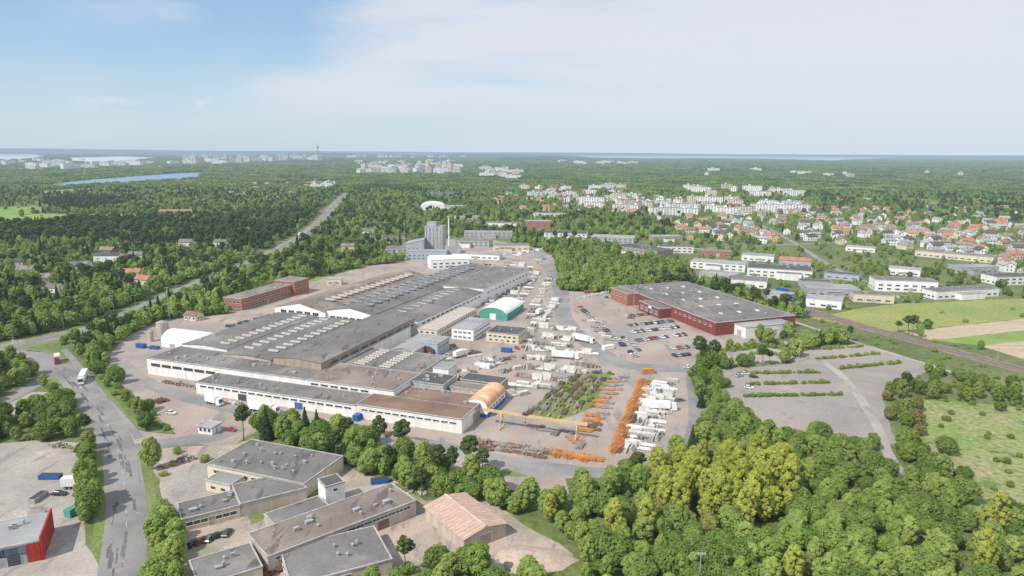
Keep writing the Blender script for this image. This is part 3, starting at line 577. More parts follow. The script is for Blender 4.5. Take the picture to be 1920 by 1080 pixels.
b=MB(); b.tube((0,0,0),(0,0,hh*.72),hh*.03,hh*.022,12); b.build('tower_shaft',m['dconc'],r_); b=MB(); b.tube((0,0,hh*.70),(0,0,hh*.76),hh*.03,hh*.075,16); b.tube((0,0,hh*.76),(0,0,hh*.82),hh*.075,hh*.05,16); b.build('tower_pod',m['dconc'],r_); b=MB(); b.tube((0,0,hh*.82),(0,0,hh),hh*.014,hh*.008,8); b.build('tower_mast',m['steel'],r_)
tag(r_,'slim concrete observation tower with a round pod on the far horizon','tower')
# ---------- houses
def house_mesh(w,d,h,rise):
    b=MB(); b.prism([(0,0),(0,h),(d/2,h+rise),(d,h),(d,0)],0,w,0,'x')
    r=MB(); sl=rise/(d/2); e=.5
    for (a,za,c,zc) in((-e,h-sl*e,d/2,h+rise),(d/2,h+rise,d+e,h-sl*e)):
        r.prism([(a,za+.02),(c,zc+.02),(c,zc+.25),(a,za+.25)],-e,w+e,0,'x')
    ch=MB(); ch.box(w*.6,d*.4,h+rise*.5,w*.6+.9,d*.4+.9,h+rise+1.1)
    return b,r,ch
def small_house(wm,rm,w,d,h,rise,storeys):
    b,r,ch=house_mesh(w,d,h,rise)
    for mbx,mi in((r,1),(ch,2)):
        k=len(b.V); b.V+=mbx.V; b.F+=[tuple(i+k for i in q) for q in mbx.F]; b.I+=[mi]*len(mbx.F)
    nn=max(2,int(w/3.2))
    for s2 in range(storeys):
        for i in range(nn):
            x=w*(i+.5)/nn; b.box(x-.6,-.06,1+2.9*s2,x+.6,-.02,2.4+2.9*s2,3)
        for j in (1,2):
            y=d*j/3; b.box(-.06,y-.5,1+2.9*s2,-.02,y+.5,2.4+2.9*s2,3); b.box(w+.02,y-.5,1+2.9*s2,w+.06,y+.5,2.4+2.9*s2,3)
    return b.mesh('house',[m[wm],m[rm],m['brick'],m['glass']])
HV=[]
for (wm,rm,w,d,h,ri,st,lab) in [('white','troof',12,9,4.5,3,1,'white house with orange tiled roof'),('cream','troof',13,9,5,3,1,'cream house with orange tiled roof'),('white','droof',14,9,5.5,2.6,2,'white house with black roof'),('white2','lroof',13,10,5.5,2.2,2,'white house with pale grey roof'),('ochre','broof',12,9,4.5,3,1,'ochre house with brown roof'),('red','droof',11,8,4.5,3,1,'dark red wooden house with black roof'),('cream','broof',14,9,5.5,2.8,2,'cream house with brown roof')]:
    HV.append((small_house(wm,rm,w,d,h,ri,st),lab,w,d))
def house_thing(A,wm,rm,w,d,h,ri,st,ang,lab):
    x,y=P(*A); root=link('house',None,loc=(x,y,0),rz=ang); tag(root,lab,'house'); foot.append((x,y,ang,-2,-2,w+2,d+2)); clear.append((x+w/2,y,w*.7,38,4))
    b,r,ch=house_mesh(w,d,h,ri); b.build('wall',m[wm],root); ro=r.build('roof',m[rm],root); ch.build('chimney',m['brick'],ro)
    for s2 in range(st):
        for i in range(3): link('window',winmesh(1.6,1.4,m['glass'],m['frame']),root,(w*(i+.5)/3,0,1+2.9*s2))
        for j in(1,2): link('window',winmesh(1.4,1.4,m['glass'],m['frame']),root,(0,d*j/3,1+2.9*s2),-math.pi/2); link('window',winmesh(1.4,1.4,m['glass'],m['frame']),root,(w,d*j/3,1+2.9*s2),math.pi/2)
    link('door',doormesh(1.1,2.1,m['brown']),root,(w*.33,-.05,.1))
NH=[((176,494),'white2','droof',24,11,8,2,2,.05,'large white three-storey villa among the left trees'),((128,506),'white','groof',18,9,4.5,2.6,1,.3,'white bungalow left of the large villa'),((218,520),'white','troof',19,10,4,3,1,.1,'white house with bright orange roof on the left'),((252,533),'cream','troof',13,9,4.5,3,1,-.3,'cream house with orange roof near the left highway'),((185,479),'brick','broof',16,9,6,3,2,-.2,'brick house behind the large villa'),((70,530),'white','broof',14,9,4,3,1,.4,'white house at the far left in the trees'),((10,498),'beige','droof',16,9,4,3,1,.1,'beige house at the left edge'),((85,548),'white','groof',12,8,4,2.5,1,-.2,'grey-roofed house above the left road'),((335,462),'white','broof',14,9,5,3,1,.1,'white house behind the dark pines'),((345,600),'cream','rroof',10,7,3.5,2,1,-.35,'low cream hut near the white tent'),((240,487),'cream','groof',14,9,5,2.6,1,.2,'cream house with grey roof right of the villa'),((400,462),'white','broof',14,9,5,3,1,-.2,'white house with brown roof left of the highway bend'),((30,515),'cream','groof',13,9,4.5,3,1,.2,'cream house with grey roof at the far left'),((640,470),'cream','broof',14,9,5,2.8,1,.1,'cream house right of the highway in the trees'),((680,440),'white','groof',14,9,5,2.8,1,-.2,'white house in the trees before the depot')]
for q in NH: house_thing(*q)
def inpoly(px,py,poly):
    r=np.zeros(px.shape,bool); n=len(poly); j=n-1
    for i in range(n):
        xi,yi=poly[i]; xj,yj=poly[j]
        c=((yi>py)!=(yj>py)); xx=(xj-xi)*(py-yi)/((yj-yi) or 1e-9)+xi
        r^=c&(px<xx); j=i
    return r
def sample_region(poly,n,mind,rr):
    out=[]; tries=0
    while len(out)<n and tries<n*60:
        tries+=1; px=rr.uniform(min(q[0] for q in poly),max(q[0] for q in poly)); py=rr.uniform(min(q[1] for q in poly),max(q[1] for q in poly))
        if not inpoly(np.array([px]),np.array([py]),poly)[0]: continue
        x,y=P(px,py)
        if any(abs(x-a)<mind and abs(y-b)<mind for a,b in out): continue
        bad=False
        for (fx,fy,fa,x0,y0,x1,y1) in foot:
            dx,dy=x-fx,y-fy; u=dx*math.cos(fa)+dy*math.sin(fa); v=-dx*math.sin(fa)+dy*math.cos(fa)
            if x0-14<u<x1+6 and y0-14<v<y1+8: bad=True;break
        if bad: continue
        for Wp,hw in roads:
            if np.min(np.hypot(Wp[:,0]-x,Wp[:,1]-y))<hw+12: bad=True;break
        if not bad: out.append((x,y))
    return out
rr=random.Random(3)
HR=[([(1220,412),(1500,398),(1920,425),(1920,530),(1870,500),(1700,462),(1500,460),(1300,452)],165,19,[0,1,2,3,4,6,6,2,3,1],'in the leafy suburb on the right'),
([(1480,375),(1920,385),(1920,425),(1500,398)],40,26,[0,1,3,6,2],'on the wooded far edge of the right suburb'),
([(1640,430),(1920,445),(1920,500),(1700,470)],24,22,[2,3,3,6],'in the tight rows at the far right'),
([(380,345),(620,335),(640,372),(560,385),(420,372)],24,40,[0,4,1,5,3],'in the wooded hills left of the highway'),
([(900,360),(1230,372),(1230,405),(1060,400),(900,392)],32,24,[0,1,3,2],'among trees behind the brick block'),
([(0,312),(330,310),(420,318),(0,335)],12,60,[0,3,1],'by the far lake on the left')]
for poly,n,md,vs,where in HR:
    for x,y in sample_region(poly,n,md,rr):
        v=rr.choice(vs); me,lab,w,d=HV[v]; an=rr.choice([-.36,1.21,.2,-.1,1.6])+rr.uniform(-.2,.2)
        o=link('house',me,None,(x,y,0),an,(rr.uniform(.9,1.2),1.0,rr.uniform(.95,1.2))); tag(o,lab+' '+where,'house','suburban houses '+where); foot.append((x,y,an,-2,-2,w+3,d+3)); clear.append((x+w/2*math.cos(an),y,8,rr.choice([6,14,25,40]),3))
def block_mesh(wm,rm,w,d,h):
    b=MB(); b.box(0,0,0,w,d,h,0,False,False); b.box(-.3,-.3,h,w+.3,d+.3,h+.5,1); b.box(w*.3,d*.3,h+.5,w*.3+5,d*.7,h+3,0)
    n=int(w/5)
    for s2 in range(int(h/3)):
        for i in range(n):
            x=w*(i+.5)/n; b.box(x-1.2,-.1,1+3*s2,x+1.2,-.02,2.4+3*s2,2)
            if i%3==1: b.box(x-1.8,-1.2,.6+3*s2,x+1.8,-.12,.8+3*s2+.9,3)
        for j in(1,2): b.box(-.1,d*j/3-1,1+3*s2,-.02,d*j/3+1,2.5+3*s2,2); b.box(w+.02,d*j/3-1,1+3*s2,w+.1,d*j/3+1,2.5+3*s2,2)
    return b.mesh('apartment_block',[m[wm],m[rm],m['glass'],m['frame']])
BV=[(block_mesh('white2','lroof',38,13,12),'white apartment block with flat roof'),(block_mesh('white','troof',32,13,10),'white apartment block with orange roof'),(block_mesh('cream','groof',30,13,15),'cream apartment block'),(block_mesh('brick','troof',30,13,9),'red brick apartment block'),(block_mesh('cream','lroof',22,18,22),'cream apartment tower'),(block_mesh('white2','lroof',54,15,15),'long white apartment block')]
BR=[([(955,352),(1150,352),(1200,375),(1060,380),(960,372)],30,32,[0,1,1,3,2],'in the suburb centre beyond the yard',1),
([(1080,382),(1400,376),(1490,390),(1490,404),(1240,404),(1090,396)],42,32,[0,0,1,3,5,2],'in the long white row behind the suburb',1),
([(1270,350),(1480,360),(1470,372),(1280,366)],14,45,[0,5,2],'above the suburb centre',1),
([(655,304),(850,301),(850,325),(660,326)],80,38,[4,5,2,0,2],'in the dense distant quarter at the centre',1.45),
([(1040,303),(1200,304),(1190,309),(1060,309)],12,90,[0,5],'on the wooded ridge at centre right',1.8),
([(340,292),(600,291),(600,303),(340,308)],80,100,[5,0,3,4],'in the distant city on the left skyline',2.4),
([(0,301),(160,300),(330,306),(150,318),(0,318)],30,80,[0,5,1],'by the distant left lake',1.8),
([(640,287),(890,287),(900,295),(650,297)],50,150,[5,0,4],'on the hazy skyline at the centre',3.0),
([(890,316),(980,314),(970,337),(900,338)],20,45,[0,2,5],'on the slope behind the suburb centre',1.3),
([(560,348),(610,346),(620,352),(570,354)],5,40,[0,2],'among the woods left of the highway end',1),
([(1290,318),(1700,320),(1900,335),(1300,332)],12,90,[0,5,2],'scattered in the far woods at right',1.3)]
for poly,n,md,vs,where,scl in BR:
    for x,y in sample_region(poly,n,md,rr):
        v=rr.choice(vs); me,lab=BV[v]; an=rr.choice([-.36,-.2,.15,1.2])+rr.uniform(-.1,.1)
        o=link('apartment_building',me,None,(x,y,0),an,(scl,scl,scl*rr.uniform(.75,1.2))); tag(o,lab+' '+where,'apartment building','apartment blocks '+where); clear.append((x+18*scl*math.cos(an),y+8,20*scl,rr.choice([30,60,120])*scl*(1.3 if y>3000 else 1),14*scl))
# ---------- trees
def quads(pos,nor,size,r_):
    n=len(pos); a=r_.normal(size=(n,3)); nor=nor/np.linalg.norm(nor,axis=1)[:,None]; a-=nor*(a*nor).sum(1)[:,None]; a/=np.linalg.norm(a,axis=1)[:,None]; b=np.cross(nor,a)
    sz=(size*r_.uniform(.55,1.3,n))[:,None]; a=a*sz; b=b*sz*.75
    return np.stack([pos-a-b*.5,pos+a*.3-b,pos+a+b*.6,pos-a*.3+b],1).reshape(-1,3)
def crown(kind,h,n,leaf,r_):
    if kind=='spruce':
        t=1-np.sqrt(r_.uniform(0,1,n)); z=h*(.08+.92*t); lay=(t*11)%1; rr_=h*.18*(1-t)*(.62+.55*(1-lay))+.05; an=r_.uniform(0,6.283,n)
        rr_*=r_.uniform(.7,1.1,n); pos=np.stack([np.cos(an)*rr_,np.sin(an)*rr_,z-rr_*.25],1); nor=np.stack([np.cos(an),np.sin(an),np.full(n,.9)],1)+r_.normal(size=(n,3))*.3
        return quads(pos,nor,np.full(n,leaf),r_)
    z0,z1,Rr,nb,tap=dict(birch=(.12,1.0,.27,30,.45),broad=(.08,1.0,.42,30,.1),aspen=(.1,1.0,.20,34,.3),pine=(.5,1.0,.2,14,.1),bush=(-.1,1.0,.62,18,.0),bronze=(.1,1.,.34,26,.2))[kind]
    pos=[];nor=[];per=n//nb; a_=h*(z1-z0)/2; zc=h*z0+a_
    for i in range(nb):
        ct=1-2*(i+.5)/nb; st=math.sqrt(1-ct*ct); an=i*2.39996+r_.uniform(-.4,.4); k_=r_.uniform(.5,.8); t=(ct+1)/2
        rad=h*Rr*(1+tap*.5-tap*t)
        br=h*Rr*r_.uniform(.30,.52)*(1.1-.35*t*(tap>0.2))
        c=np.array([math.cos(an)*st*rad*k_,math.sin(an)*st*rad*k_,zc+ct*(a_-br*.75)*r_.uniform(.85,1)])
        out=np.array([math.cos(an)*st,math.sin(an)*st,ct*.6+.15])
        u=r_.normal(size=(per,3)); u/=np.linalg.norm(u,axis=1)[:,None]; u=u+out*.55; u/=np.linalg.norm(u,axis=1)[:,None]
        pp=c+u*br*r_.uniform(.75,1.12,(per,1))*np.array([1,1,.95 if kind!='pine' else .6]); pos.append(pp); nor.append(u+np.array([0,0,.35])+r_.normal(size=(per,3))*.3)
    pos=np.concatenate(pos); nor=np.concatenate(nor); pos[:,2]=np.maximum(pos[:,2],.1)
    return quads(pos,nor,np.full(len(pos),leaf),r_)
def trunkmb(kind,h):
    b=MB(); r=h*.014+.04; lean=R.uniform(-.02,.02)*h
    if kind=='bush':
        for i in range(4): a=i*1.6; b.tube((0,0,-.1),(math.cos(a)*h*.3,math.sin(a)*h*.3,h*.6),.06,.02,5)
        return b
    b.tube((0,0,-.2),(lean,0,h*.5),r*1.2,r*.7,7); b.tube((lean,0,h*.5),(lean*1.3,0,h*.9),r*.7,.03,6)
    z0={'pine':.5,'spruce':.2}.get(kind,.25)
    for i in range(6):
        a=i*2.4; t=z0+(.8-z0)*i/6; L_=h*.14; b.tube((lean*t,0,h*t),(math.cos(a)*L_,math.sin(a)*L_,h*t+L_*(.7 if kind!='spruce' else -.1)),r*.35,.02,5)
    return b
LM={'birch':'lbirch','broad':'lbroad','aspen':'laspen','pine':'lpine','spruce':'lspruce','bush':'lbush','bronze':'lbrown'}
TM={'birch':'birchb','broad':'bark','aspen':'bark','pine':'pineb','spruce':'bark','bush':'bark','bronze':'bark'}
HT={'birch':11,'broad':9,'aspen':15,'pine':15,'spruce':14,'bush':3.0,'bronze':8}
def fastmesh(name,V,mats):
    n=len(V)//4; me=bpy.data.meshes.new(name); me.from_pydata(V.tolist(),[],np.arange(n*4).reshape(n,4).tolist())
    for x in mats: me.materials.append(x)
    return me
HI={}
coll=bpy.data.collections.new('tree_sources'); names=[]
for kd in LM:
    HI[kd]=[]
    for v in range(4):
        h=HT[kd]; nl={'bush':620,'pine':1500,'spruce':1900,'aspen':3000}.get(kd,3000); r_=np.random.default_rng(v*7+len(kd)*13)
        cv=crown(kd,h,nl,.36 if kd!='bush' else .24,r_); HI[kd].append((trunkmb(kd,h).mesh('trunk',[m[TM[kd]]]),fastmesh('crown',cv,[m[LM[kd]]])))
        def joined(cv,nm):
            t=trunkmb(kd,h); k=len(t.V); V=t.V+cv.tolist(); Fc=t.F+[tuple(range(k+4*i,k+4*i+4)) for i in range(len(cv)//4)]
            me=bpy.data.meshes.new(nm); me.from_pydata(V,[],Fc); me.materials.append(m[TM[kd]]); me.materials.append(m[LM[kd]])
            me.polygons.foreach_set('material_index',[0]*len(t.F)+[1]*(len(cv)//4)); ob=bpy.data.objects.new(nm,me); coll.objects.link(ob); names.append(nm)
        if v<3:
            joined(cv,f'{kd}_near_{v}'); joined(crown(kd,h,{'bush':150}.get(kd,540),.8 if kd!='bush' else .45,r_),f'{kd}_low_{v}')
for v,lm in enumerate(['lfar','lfar','lpine','lfarb','lbroad']):
    r_=np.random.default_rng(50+v); b=[]
    for i in range(18):
        c=np.array([r_.uniform(-24,24),r_.uniform(-24,24),0]); hh=r_.uniform(7,14); n=40
        u=r_.normal(size=(n,3)); u/=np.linalg.norm(u,axis=1)[:,None]; u[:,2]=abs(u[:,2]); w=r_.uniform(4,7)
        pos=c+u*np.array([w,w,hh*.65])+np.array([0,0,hh*.3]); b.append(quads(pos,u+np.array([0,0,.3])+r_.normal(size=(n,3))*.25,np.full(n,2.3),r_))
    me=fastmesh(f'forest_clump_{v}',np.concatenate(b),[m[lm]]); ob=bpy.data.objects.new(me.name,me); coll.objects.link(ob); names.append(me.name)
order={n:i for i,n in enumerate(sorted(names))}
def scatter(name,label,cat,X,Y,Sc,Rz,Ix):
    n=len(X); me=bpy.data.meshes.new(name); me.vertices.add(n); cc=np.zeros((n,3),'f'); cc[:,0]=X; cc[:,1]=Y; me.vertices.foreach_set('co',cc.ravel())
    for an,ty,d,pr in(('scl','FLOAT_VECTOR',np.asarray(Sc,'f').ravel(),'vector'),('rot','FLOAT',np.asarray(Rz,'f'),'value'),('idx','INT',np.asarray(Ix,'i'),'value')):
        at=me.attributes.new(an,ty,'POINT'); at.data.foreach_set(pr,d)
    o=link(name,me); tag(o,label,cat,kind='stuff')
    ng=bpy.data.node_groups.new(name,'GeometryNodeTree'); ng.interface.new_socket('Geometry',in_out='INPUT',socket_type='NodeSocketGeometry'); ng.interface.new_socket('Geometry',in_out='OUTPUT',socket_type='NodeSocketGeometry')
    N=ng.nodes.new; L=ng.links.new; gi=N('NodeGroupInput'); go=N('NodeGroupOutput'); ip=N('GeometryNodeInstanceOnPoints'); ci=N('GeometryNodeCollectionInfo'); ci.inputs['Collection'].default_value=coll
    ci.inputs['Separate Children'].default_value=True; ci.inputs['Reset Children'].default_value=True
    def na(nm,ty): q=N('GeometryNodeInputNamedAttribute'); q.data_type=ty; q.inputs['Name'].default_value=nm; return q.outputs['Attribute']
    cx=N('ShaderNodeCombineXYZ'); L(na('rot','FLOAT'),cx.inputs[2])
    L(gi.outputs[0],ip.inputs['Points']); L(ci.outputs[0],ip.inputs['Instance']); ip.inputs['Pick Instance'].default_value=True
    L(na('idx','INT'),ip.inputs['Instance Index']); L(cx.outputs[0],ip.inputs['Rotation']); L(na('scl','FLOAT_VECTOR'),ip.inputs['Scale']); L(ip.outputs[0],go.inputs[0])
    md=o.modifiers.new('scatter','NODES'); md.node_group=ng; return o
K=list(LM)
def wt(**k): return [k.get(q,0) for q in K]
REG=[
 ([(1312,700),(1340,690),(1360,740),(1385,815),(1340,835),(1325,820)],1.2,wt(birch=.05,bush=1.6),1.05,'in the green strip right of the yard'),
 (PARK,0,None,1,''),(PARK2,.04,wt(bush=1),1,'beside the empty car park'),
 ([(1300,670),(1380,650),(1480,627),(1530,640),(1470,652),(1360,664),(1320,690)],.95,wt(bush=1,birch=.15),.9,'in the hedge below the red store'),
 ([(1000,785),(1045,790),(1110,765),(1155,700),(1095,692),(1040,720)],.55,wt(bush=1),.5,'between the racks in the yard'),
 (YARD,0,None,1,''),
 ([(1225,905),(1330,885),(1475,890),(1495,962),(1400,1000),(1235,975)],1.3,wt(aspen=6,birch=.3),.95,'in the yellow-green stand at the front right'),
 ([(1640,745),(1700,740),(1740,800),(1720,850),(1660,820)],.7,wt(bronze=1,birch=.6,bush=.6),.8,'on the edge of the meadow'),
 ([(1700,745),(1740,738),(1920,740),(2050,750),(2050,775),(1920,770)],.8,wt(broad=1,birch=.6,bush=1.6),.65,'behind the green meadow'),
 ([(1700,705),(1760,698),(2050,745),(1700,745)],.7,wt(broad=.8,birch=.5,bush=1.6),.65,'behind the green meadow'),
 (MEAD,.13,wt(bush=3,broad=.25),.7,'in the green meadow'),
 ([(1380,830),(1480,840),(1690,835),(1740,850),(1840,965),(2050,1000),(2050,1400),(700,1400),(690,1110),(760,1075),(960,1078),(1075,1065),(1080,1040),(1010,990),(960,962),(965,952),(1060,948),(1062,905),(1190,900),(1225,905),(1290,860)],1.0,wt(birch=1.4,broad=1.3,bush=1.2,aspen=.08,bronze=.1),.8,'in the young wood at the lower right'),
 ([(500,838),(590,838),(640,865),(780,905),(880,915),(945,945),(930,965),(880,950),(800,935),(760,915),(640,880),(580,865)],.95,wt(birch=1.1,broad=.8,bush=.5,spruce=.05),.82,'in the belt below the service road'),
 (BOT,0.014,wt(bush=1,birch=.5),.8,'in the sandy court'),
 ([(150,668),(196,690),(262,755),(320,808),(292,815),(238,785),(150,692)],1.1,wt(bush=2,broad=.5,birch=.2),.75,'in the hedge between road and path'),
 ([(150,835),(180,835),(192,900),(190,1010),(155,1010),(155,900)],1,wt(birch=1,broad=.5),.8,'in the row left of the front road'),
 ([(266,880),(300,880),(312,960),(345,1010),(360,1200),(285,1200),(275,1000)],1,wt(birch=1,broad=.7),.85,'in the row right of the front road'),
 (LBL,.006,wt(bush=1),1,'in the left gravel lot'),(LBT,0,None,1,''),
 ([(60,700),(130,712),(150,790),(160,828),(0,832),(0,800),(50,775)],.8,wt(birch=.8,broad=1.2,bush=.8),.72,'between the gravel lots at the left'),
 ([(1040,480),(1050,455),(1150,470),(1262,498),(1300,520),(1200,538),(1160,545),(1060,545),(1048,510)],1.3,wt(broad=2,birch=.7,spruce=.1),1.05,'in the dense grove beside the railway'),
 (F0,.012,wt(bush=1),1,'in the yellow field'),(F1,0,None,1,''),(F2,0,None,1,''),(F3,0,None,1,''),
 (FL1,.03,wt(bush=1,broad=1),1,''),(FL2,0,None,1,''),(FL4,.02,wt(broad=1),1,''),(FL5,0,None,1,''),
 (LK1,0,None,1,''),(LK2,0,None,1,''),(LK3,0,None,1,''),(LK4,0,None,1,''),(LK5,0,None,1,''),
 ([(1560,590),(1490,600),(1400,640),(1620,640),(1760,690),(1700,742),(2050,800),(2050,730),(1920,674),(1836,648),(1640,622)],.16,wt(bush=2.5,birch=.15),.7,'along the railway'),
 ([(1100,440),(1300,455),(1500,460),(1700,462),(1920,500),(1920,562),(1680,572),(1560,588),(1480,566),(1330,520),(1230,492),(1100,462)],.28,wt(birch=1,broad=1.4,bush=.6),.6,'among the sheds past the railway'),
 ([(1220,412),(1500,398),(1920,425),(1920,500),(1700,462),(1500,460),(1300,452)],.72,wt(birch=1.6,broad=1.5,spruce=.15,bush=.4),.66,'in the suburb'),
 ([(880,345),(1500,345),(1520,400),(1230,412),(880,400)],.65,wt(birch=1.6,broad=1.4,pine=.3),.68,'in the suburb centre'),
 ([(650,298),(900,298),(900,328),(650,330)],.3,wt(broad=1),.6,''),([(330,290),(610,289),(610,309),(330,310)],.25,wt(broad=1),.5,''),([(0,299),(330,303),(330,318),(0,320)],.3,wt(broad=1),.5,''),([(630,285),(910,285),(910,297),(630,298)],.25,wt(broad=1),.5,''),
 ([(200,655),(215,640),(300,585),(310,600),(240,640),(230,665)],1.2,wt(spruce=1.1,birch=.9,broad=1),.95,'beside the left road junction'),
 ([(420,560),(520,545),(620,530),(700,497),(560,528),(520,562),(430,588)],.10,wt(birch=1),.6,'on the lawn around the brick office'),
 ([(-200,432),(60,428),(330,412),(600,398),(520,455),(460,478),(300,450),(130,455),(-200,470)],1.3,wt(pine=1.8,spruce=.8,birch=.3,broad=.5),1.0,'in the dark pine belt on the left'),
 ([(620,420),(760,420),(770,450),(720,490),(560,528),(400,560),(470,500),(560,455)],.9,wt(birch=1.2,broad=1.4,pine=.5,spruce=.15),.85,'between the highway and the factories'),
 ([(-200,470),(130,455),(460,480),(420,515),(205,606),(0,650),(-200,680)],.88,wt(birch=.9,broad=1.5,pine=.35,spruce=.4),.95,'in the mixed wood at the left'),
 ([(430,400),(650,370),(800,400),(1000,410),(1040,440),(760,440),(600,430)],.8,wt(birch=1.2,broad=1.3,pine=.5,spruce=.15),.78,'behind the mixing tower'),
 ([(-200,640),(200,610),(130,655),(0,690),(-200,720)],.45,wt(birch=1,broad=1,bush=.5),.75,'around the left junction'),
]
DEF=(.8,wt(birch=1.1,broad=1.5,pine=.45,spruce=.2),.85)
zones=[(120,680,4.8),(680,1900,9.0),(1900,4200,24),(4200,14000,62)]
allT=[]; Kn=len(K)
CL=np.array(clear)
for zi,(d0,d1,sp) in enumerate(zones):
    ny=int((d1-d0)/sp); X=[];Y=[]
    for j in range(ny):
        y=d0+(j+.5)*sp; hw=.79*y+40; nx=int(2*hw/sp); xs=-hw+(np.arange(nx)+.5)*sp
        X.append(xs); Y.append(np.full(nx,y))
    X=np.concatenate(X);Y=np.concatenate(Y); X=X+rng.uniform(-.5,.5,len(X))*sp; Y=Y+rng.uniform(-.5,.5,len(Y))*sp
    px,py=proj(X,Y,0.0)
    keep=(px>-130)&(px<2050)&(py<1330); X,Y,px,py=X[keep],Y[keep],px[keep],py[keep]
    n=len(X); reg=np.full(n,-1)
    for ri in range(len(REG)-1,-1,-1): reg[inpoly(px,py,REG[ri][0])]=ri
    prob=np.full(n,DEF[0]); sf=np.full(n,DEF[2]); kind=np.zeros(n,int); u=rng.uniform(0,1,n)
    for ri in [-1]+list(range(len(REG))):
        sel=reg==ri
        if not sel.any(): continue
        pr,w_,s2=(DEF if ri<0 else REG[ri][1:4]); prob[sel]=pr; sf[sel]=s2
        if w_: kind[sel]=rng.choice(Kn,sel.sum(),p=np.array(w_)/sum(w_))
    if zi>=1:
        cl=np.sin(X*.006+1)*np.sin(Y*.0045+2)+np.sin(X*.013+Y*.009)*.6; sel=(cl>.95)&(reg==-1); kind[sel]=rng.choice([3,4],sel.sum())
        gap=np.sin(X*.011+3)*np.sin(Y*.008)+.5*np.sin(X*.031+Y*.023); prob=np.where((gap>1.0)&(reg==-1),.15,prob)
    ok=u<prob
    for (fx,fy,fa,x0,y0,x1,y1) in foot:
        dx,dy=X-fx,Y-fy; a_=dx*math.cos(fa)+dy*math.sin(fa); b_=-dx*math.sin(fa)+dy*math.cos(fa); mg=2.8
        ok&=~((a_>x0-mg)&(a_<x1+mg)&(b_>y0-mg-(2 if zi else 0))&(b_<y1+mg))
    for Wp,hw in roads:
        ii=np.where((X>Wp[:,0].min()-40)&(X<Wp[:,0].max()+40)&(Y>Wp[:,1].min()-40)&(Y<Wp[:,1].max()+40)&ok)[0]
        if len(ii)==0: continue
        best=np.full(len(ii),1e9)
        for q in range(len(Wp)-1):
            ax,ay=Wp[q]; bx,by=Wp[q+1]; L2=(bx-ax)**2+(by-ay)**2+1e-6; t=np.clip(((X[ii]-ax)*(bx-ax)+(Y[ii]-ay)*(by-ay))/L2,0,1)
            best=np.minimum(best,np.hypot(X[ii]-ax-t*(bx-ax),Y[ii]-ay-t*(by-ay)))
        ok[ii[best<hw+2.4]]=False
    for (hx,hy,hw_,fr,bk) in CL:
        if d0-200<hy<d1+400:
            e=sp*.3; ok&=~((abs(X-hx*(Y/hy))<hw_+e)&(Y-hy<bk+e)&(Y-hy>-fr-e)&((u*7.3)%1<.86))
    X,Y,kind,sf,reg=X[ok],Y[ok],kind[ok],sf[ok],reg[ok]; allT.append([X,Y,kind,sf,reg]); print('zone',zi,len(X))
HX=[];HY=[]
for a,b in [((1396,722),(1560,718)),((1398,744),(1582,741)),((1386,701),(1540,699)),((1530,674),(1650,664)),((1576,692),(1690,681)),((1420,664),(1500,668)),((1545,655),(1620,650))]:
    A,B_=P(*a),P(*b); n=int(math.dist(A,B_)/1.5)
    for i in range(n):
        if R.random()<.88: t=i/n; HX.append(A[0]+(B_[0]-A[0])*t+R.uniform(-.4,.4)); HY.append(A[1]+(B_[1]-A[1])*t+R.uniform(-.5,.5))
REG.append((PARK,0,None,1,'in the straight hedge rows of the empty car park')); hr=len(REG)-1
T=allT[0]; n=len(HX); T[0]=np.append(T[0],HX);T[1]=np.append(T[1],HY);T[2]=np.append(T[2],np.full(n,5));T[3]=np.append(T[3],rng.uniform(.4,.75,n));T[4]=np.append(T[4],np.full(n,hr))
TN=dict(birch='birch_tree',broad='broadleaf_tree',aspen='aspen_tree',pine='pine_tree',spruce='spruce_tree',bush='bush',bronze='bronze_tree')
TL=dict(birch='light green birch',broad='round green broadleaf tree',aspen='slim yellow-green aspen',pine='dark green pine',spruce='dark conical spruce',bush='low green bush',bronze='brownish young tree')
X,Y,kind,sf,reg=allT[0]; dist=np.hypot(X,Y); od=np.argsort(dist); px,py=proj(X,Y,6.0)
indiv=np.zeros(len(X),bool); cnt={k:0 for k in K}; LIM=dict(birch=290,broad=260,aspen=120,pine=60,spruce=70,bush=290,bronze=40); proto={}
for i in od:
    if not(-20<px[i]<1940 and py[i]<1100): continue
    kd=K[kind[i]]
    if cnt[kd]>=LIM[kd]: continue
    cnt[kd]+=1; indiv[i]=True
    v=R.randrange(4); s0=sf[i]*R.uniform(.7,1.25); where=REG[reg[i]][4] if reg[i]>=0 and REG[reg[i]][4] else 'among the scattered trees of the site'
    lab=f'{TL[kd]} {where}'; grp=f'{TL[kd]} group {where}'
    if (kd,v) not in proto:
        rt_=link(TN[kd],None,None,(X[i],Y[i],0),R.uniform(0,6.28),(s0,s0,s0)); tag(rt_,lab,'bush' if kd=='bush' else 'tree',grp)
        link('trunk',HI[kd][v][0],rt_); link('crown',HI[kd][v][1],rt_); proto[(kd,v)]=rt_
    else: dup(proto[(kd,v)],(X[i],Y[i],0),R.uniform(0,6.28),lab,grp,(s0*R.uniform(.9,1.2),s0*R.uniform(.9,1.15),s0*R.uniform(.8,1.15)))
sx=[];sy=[];ss=[];si=[]
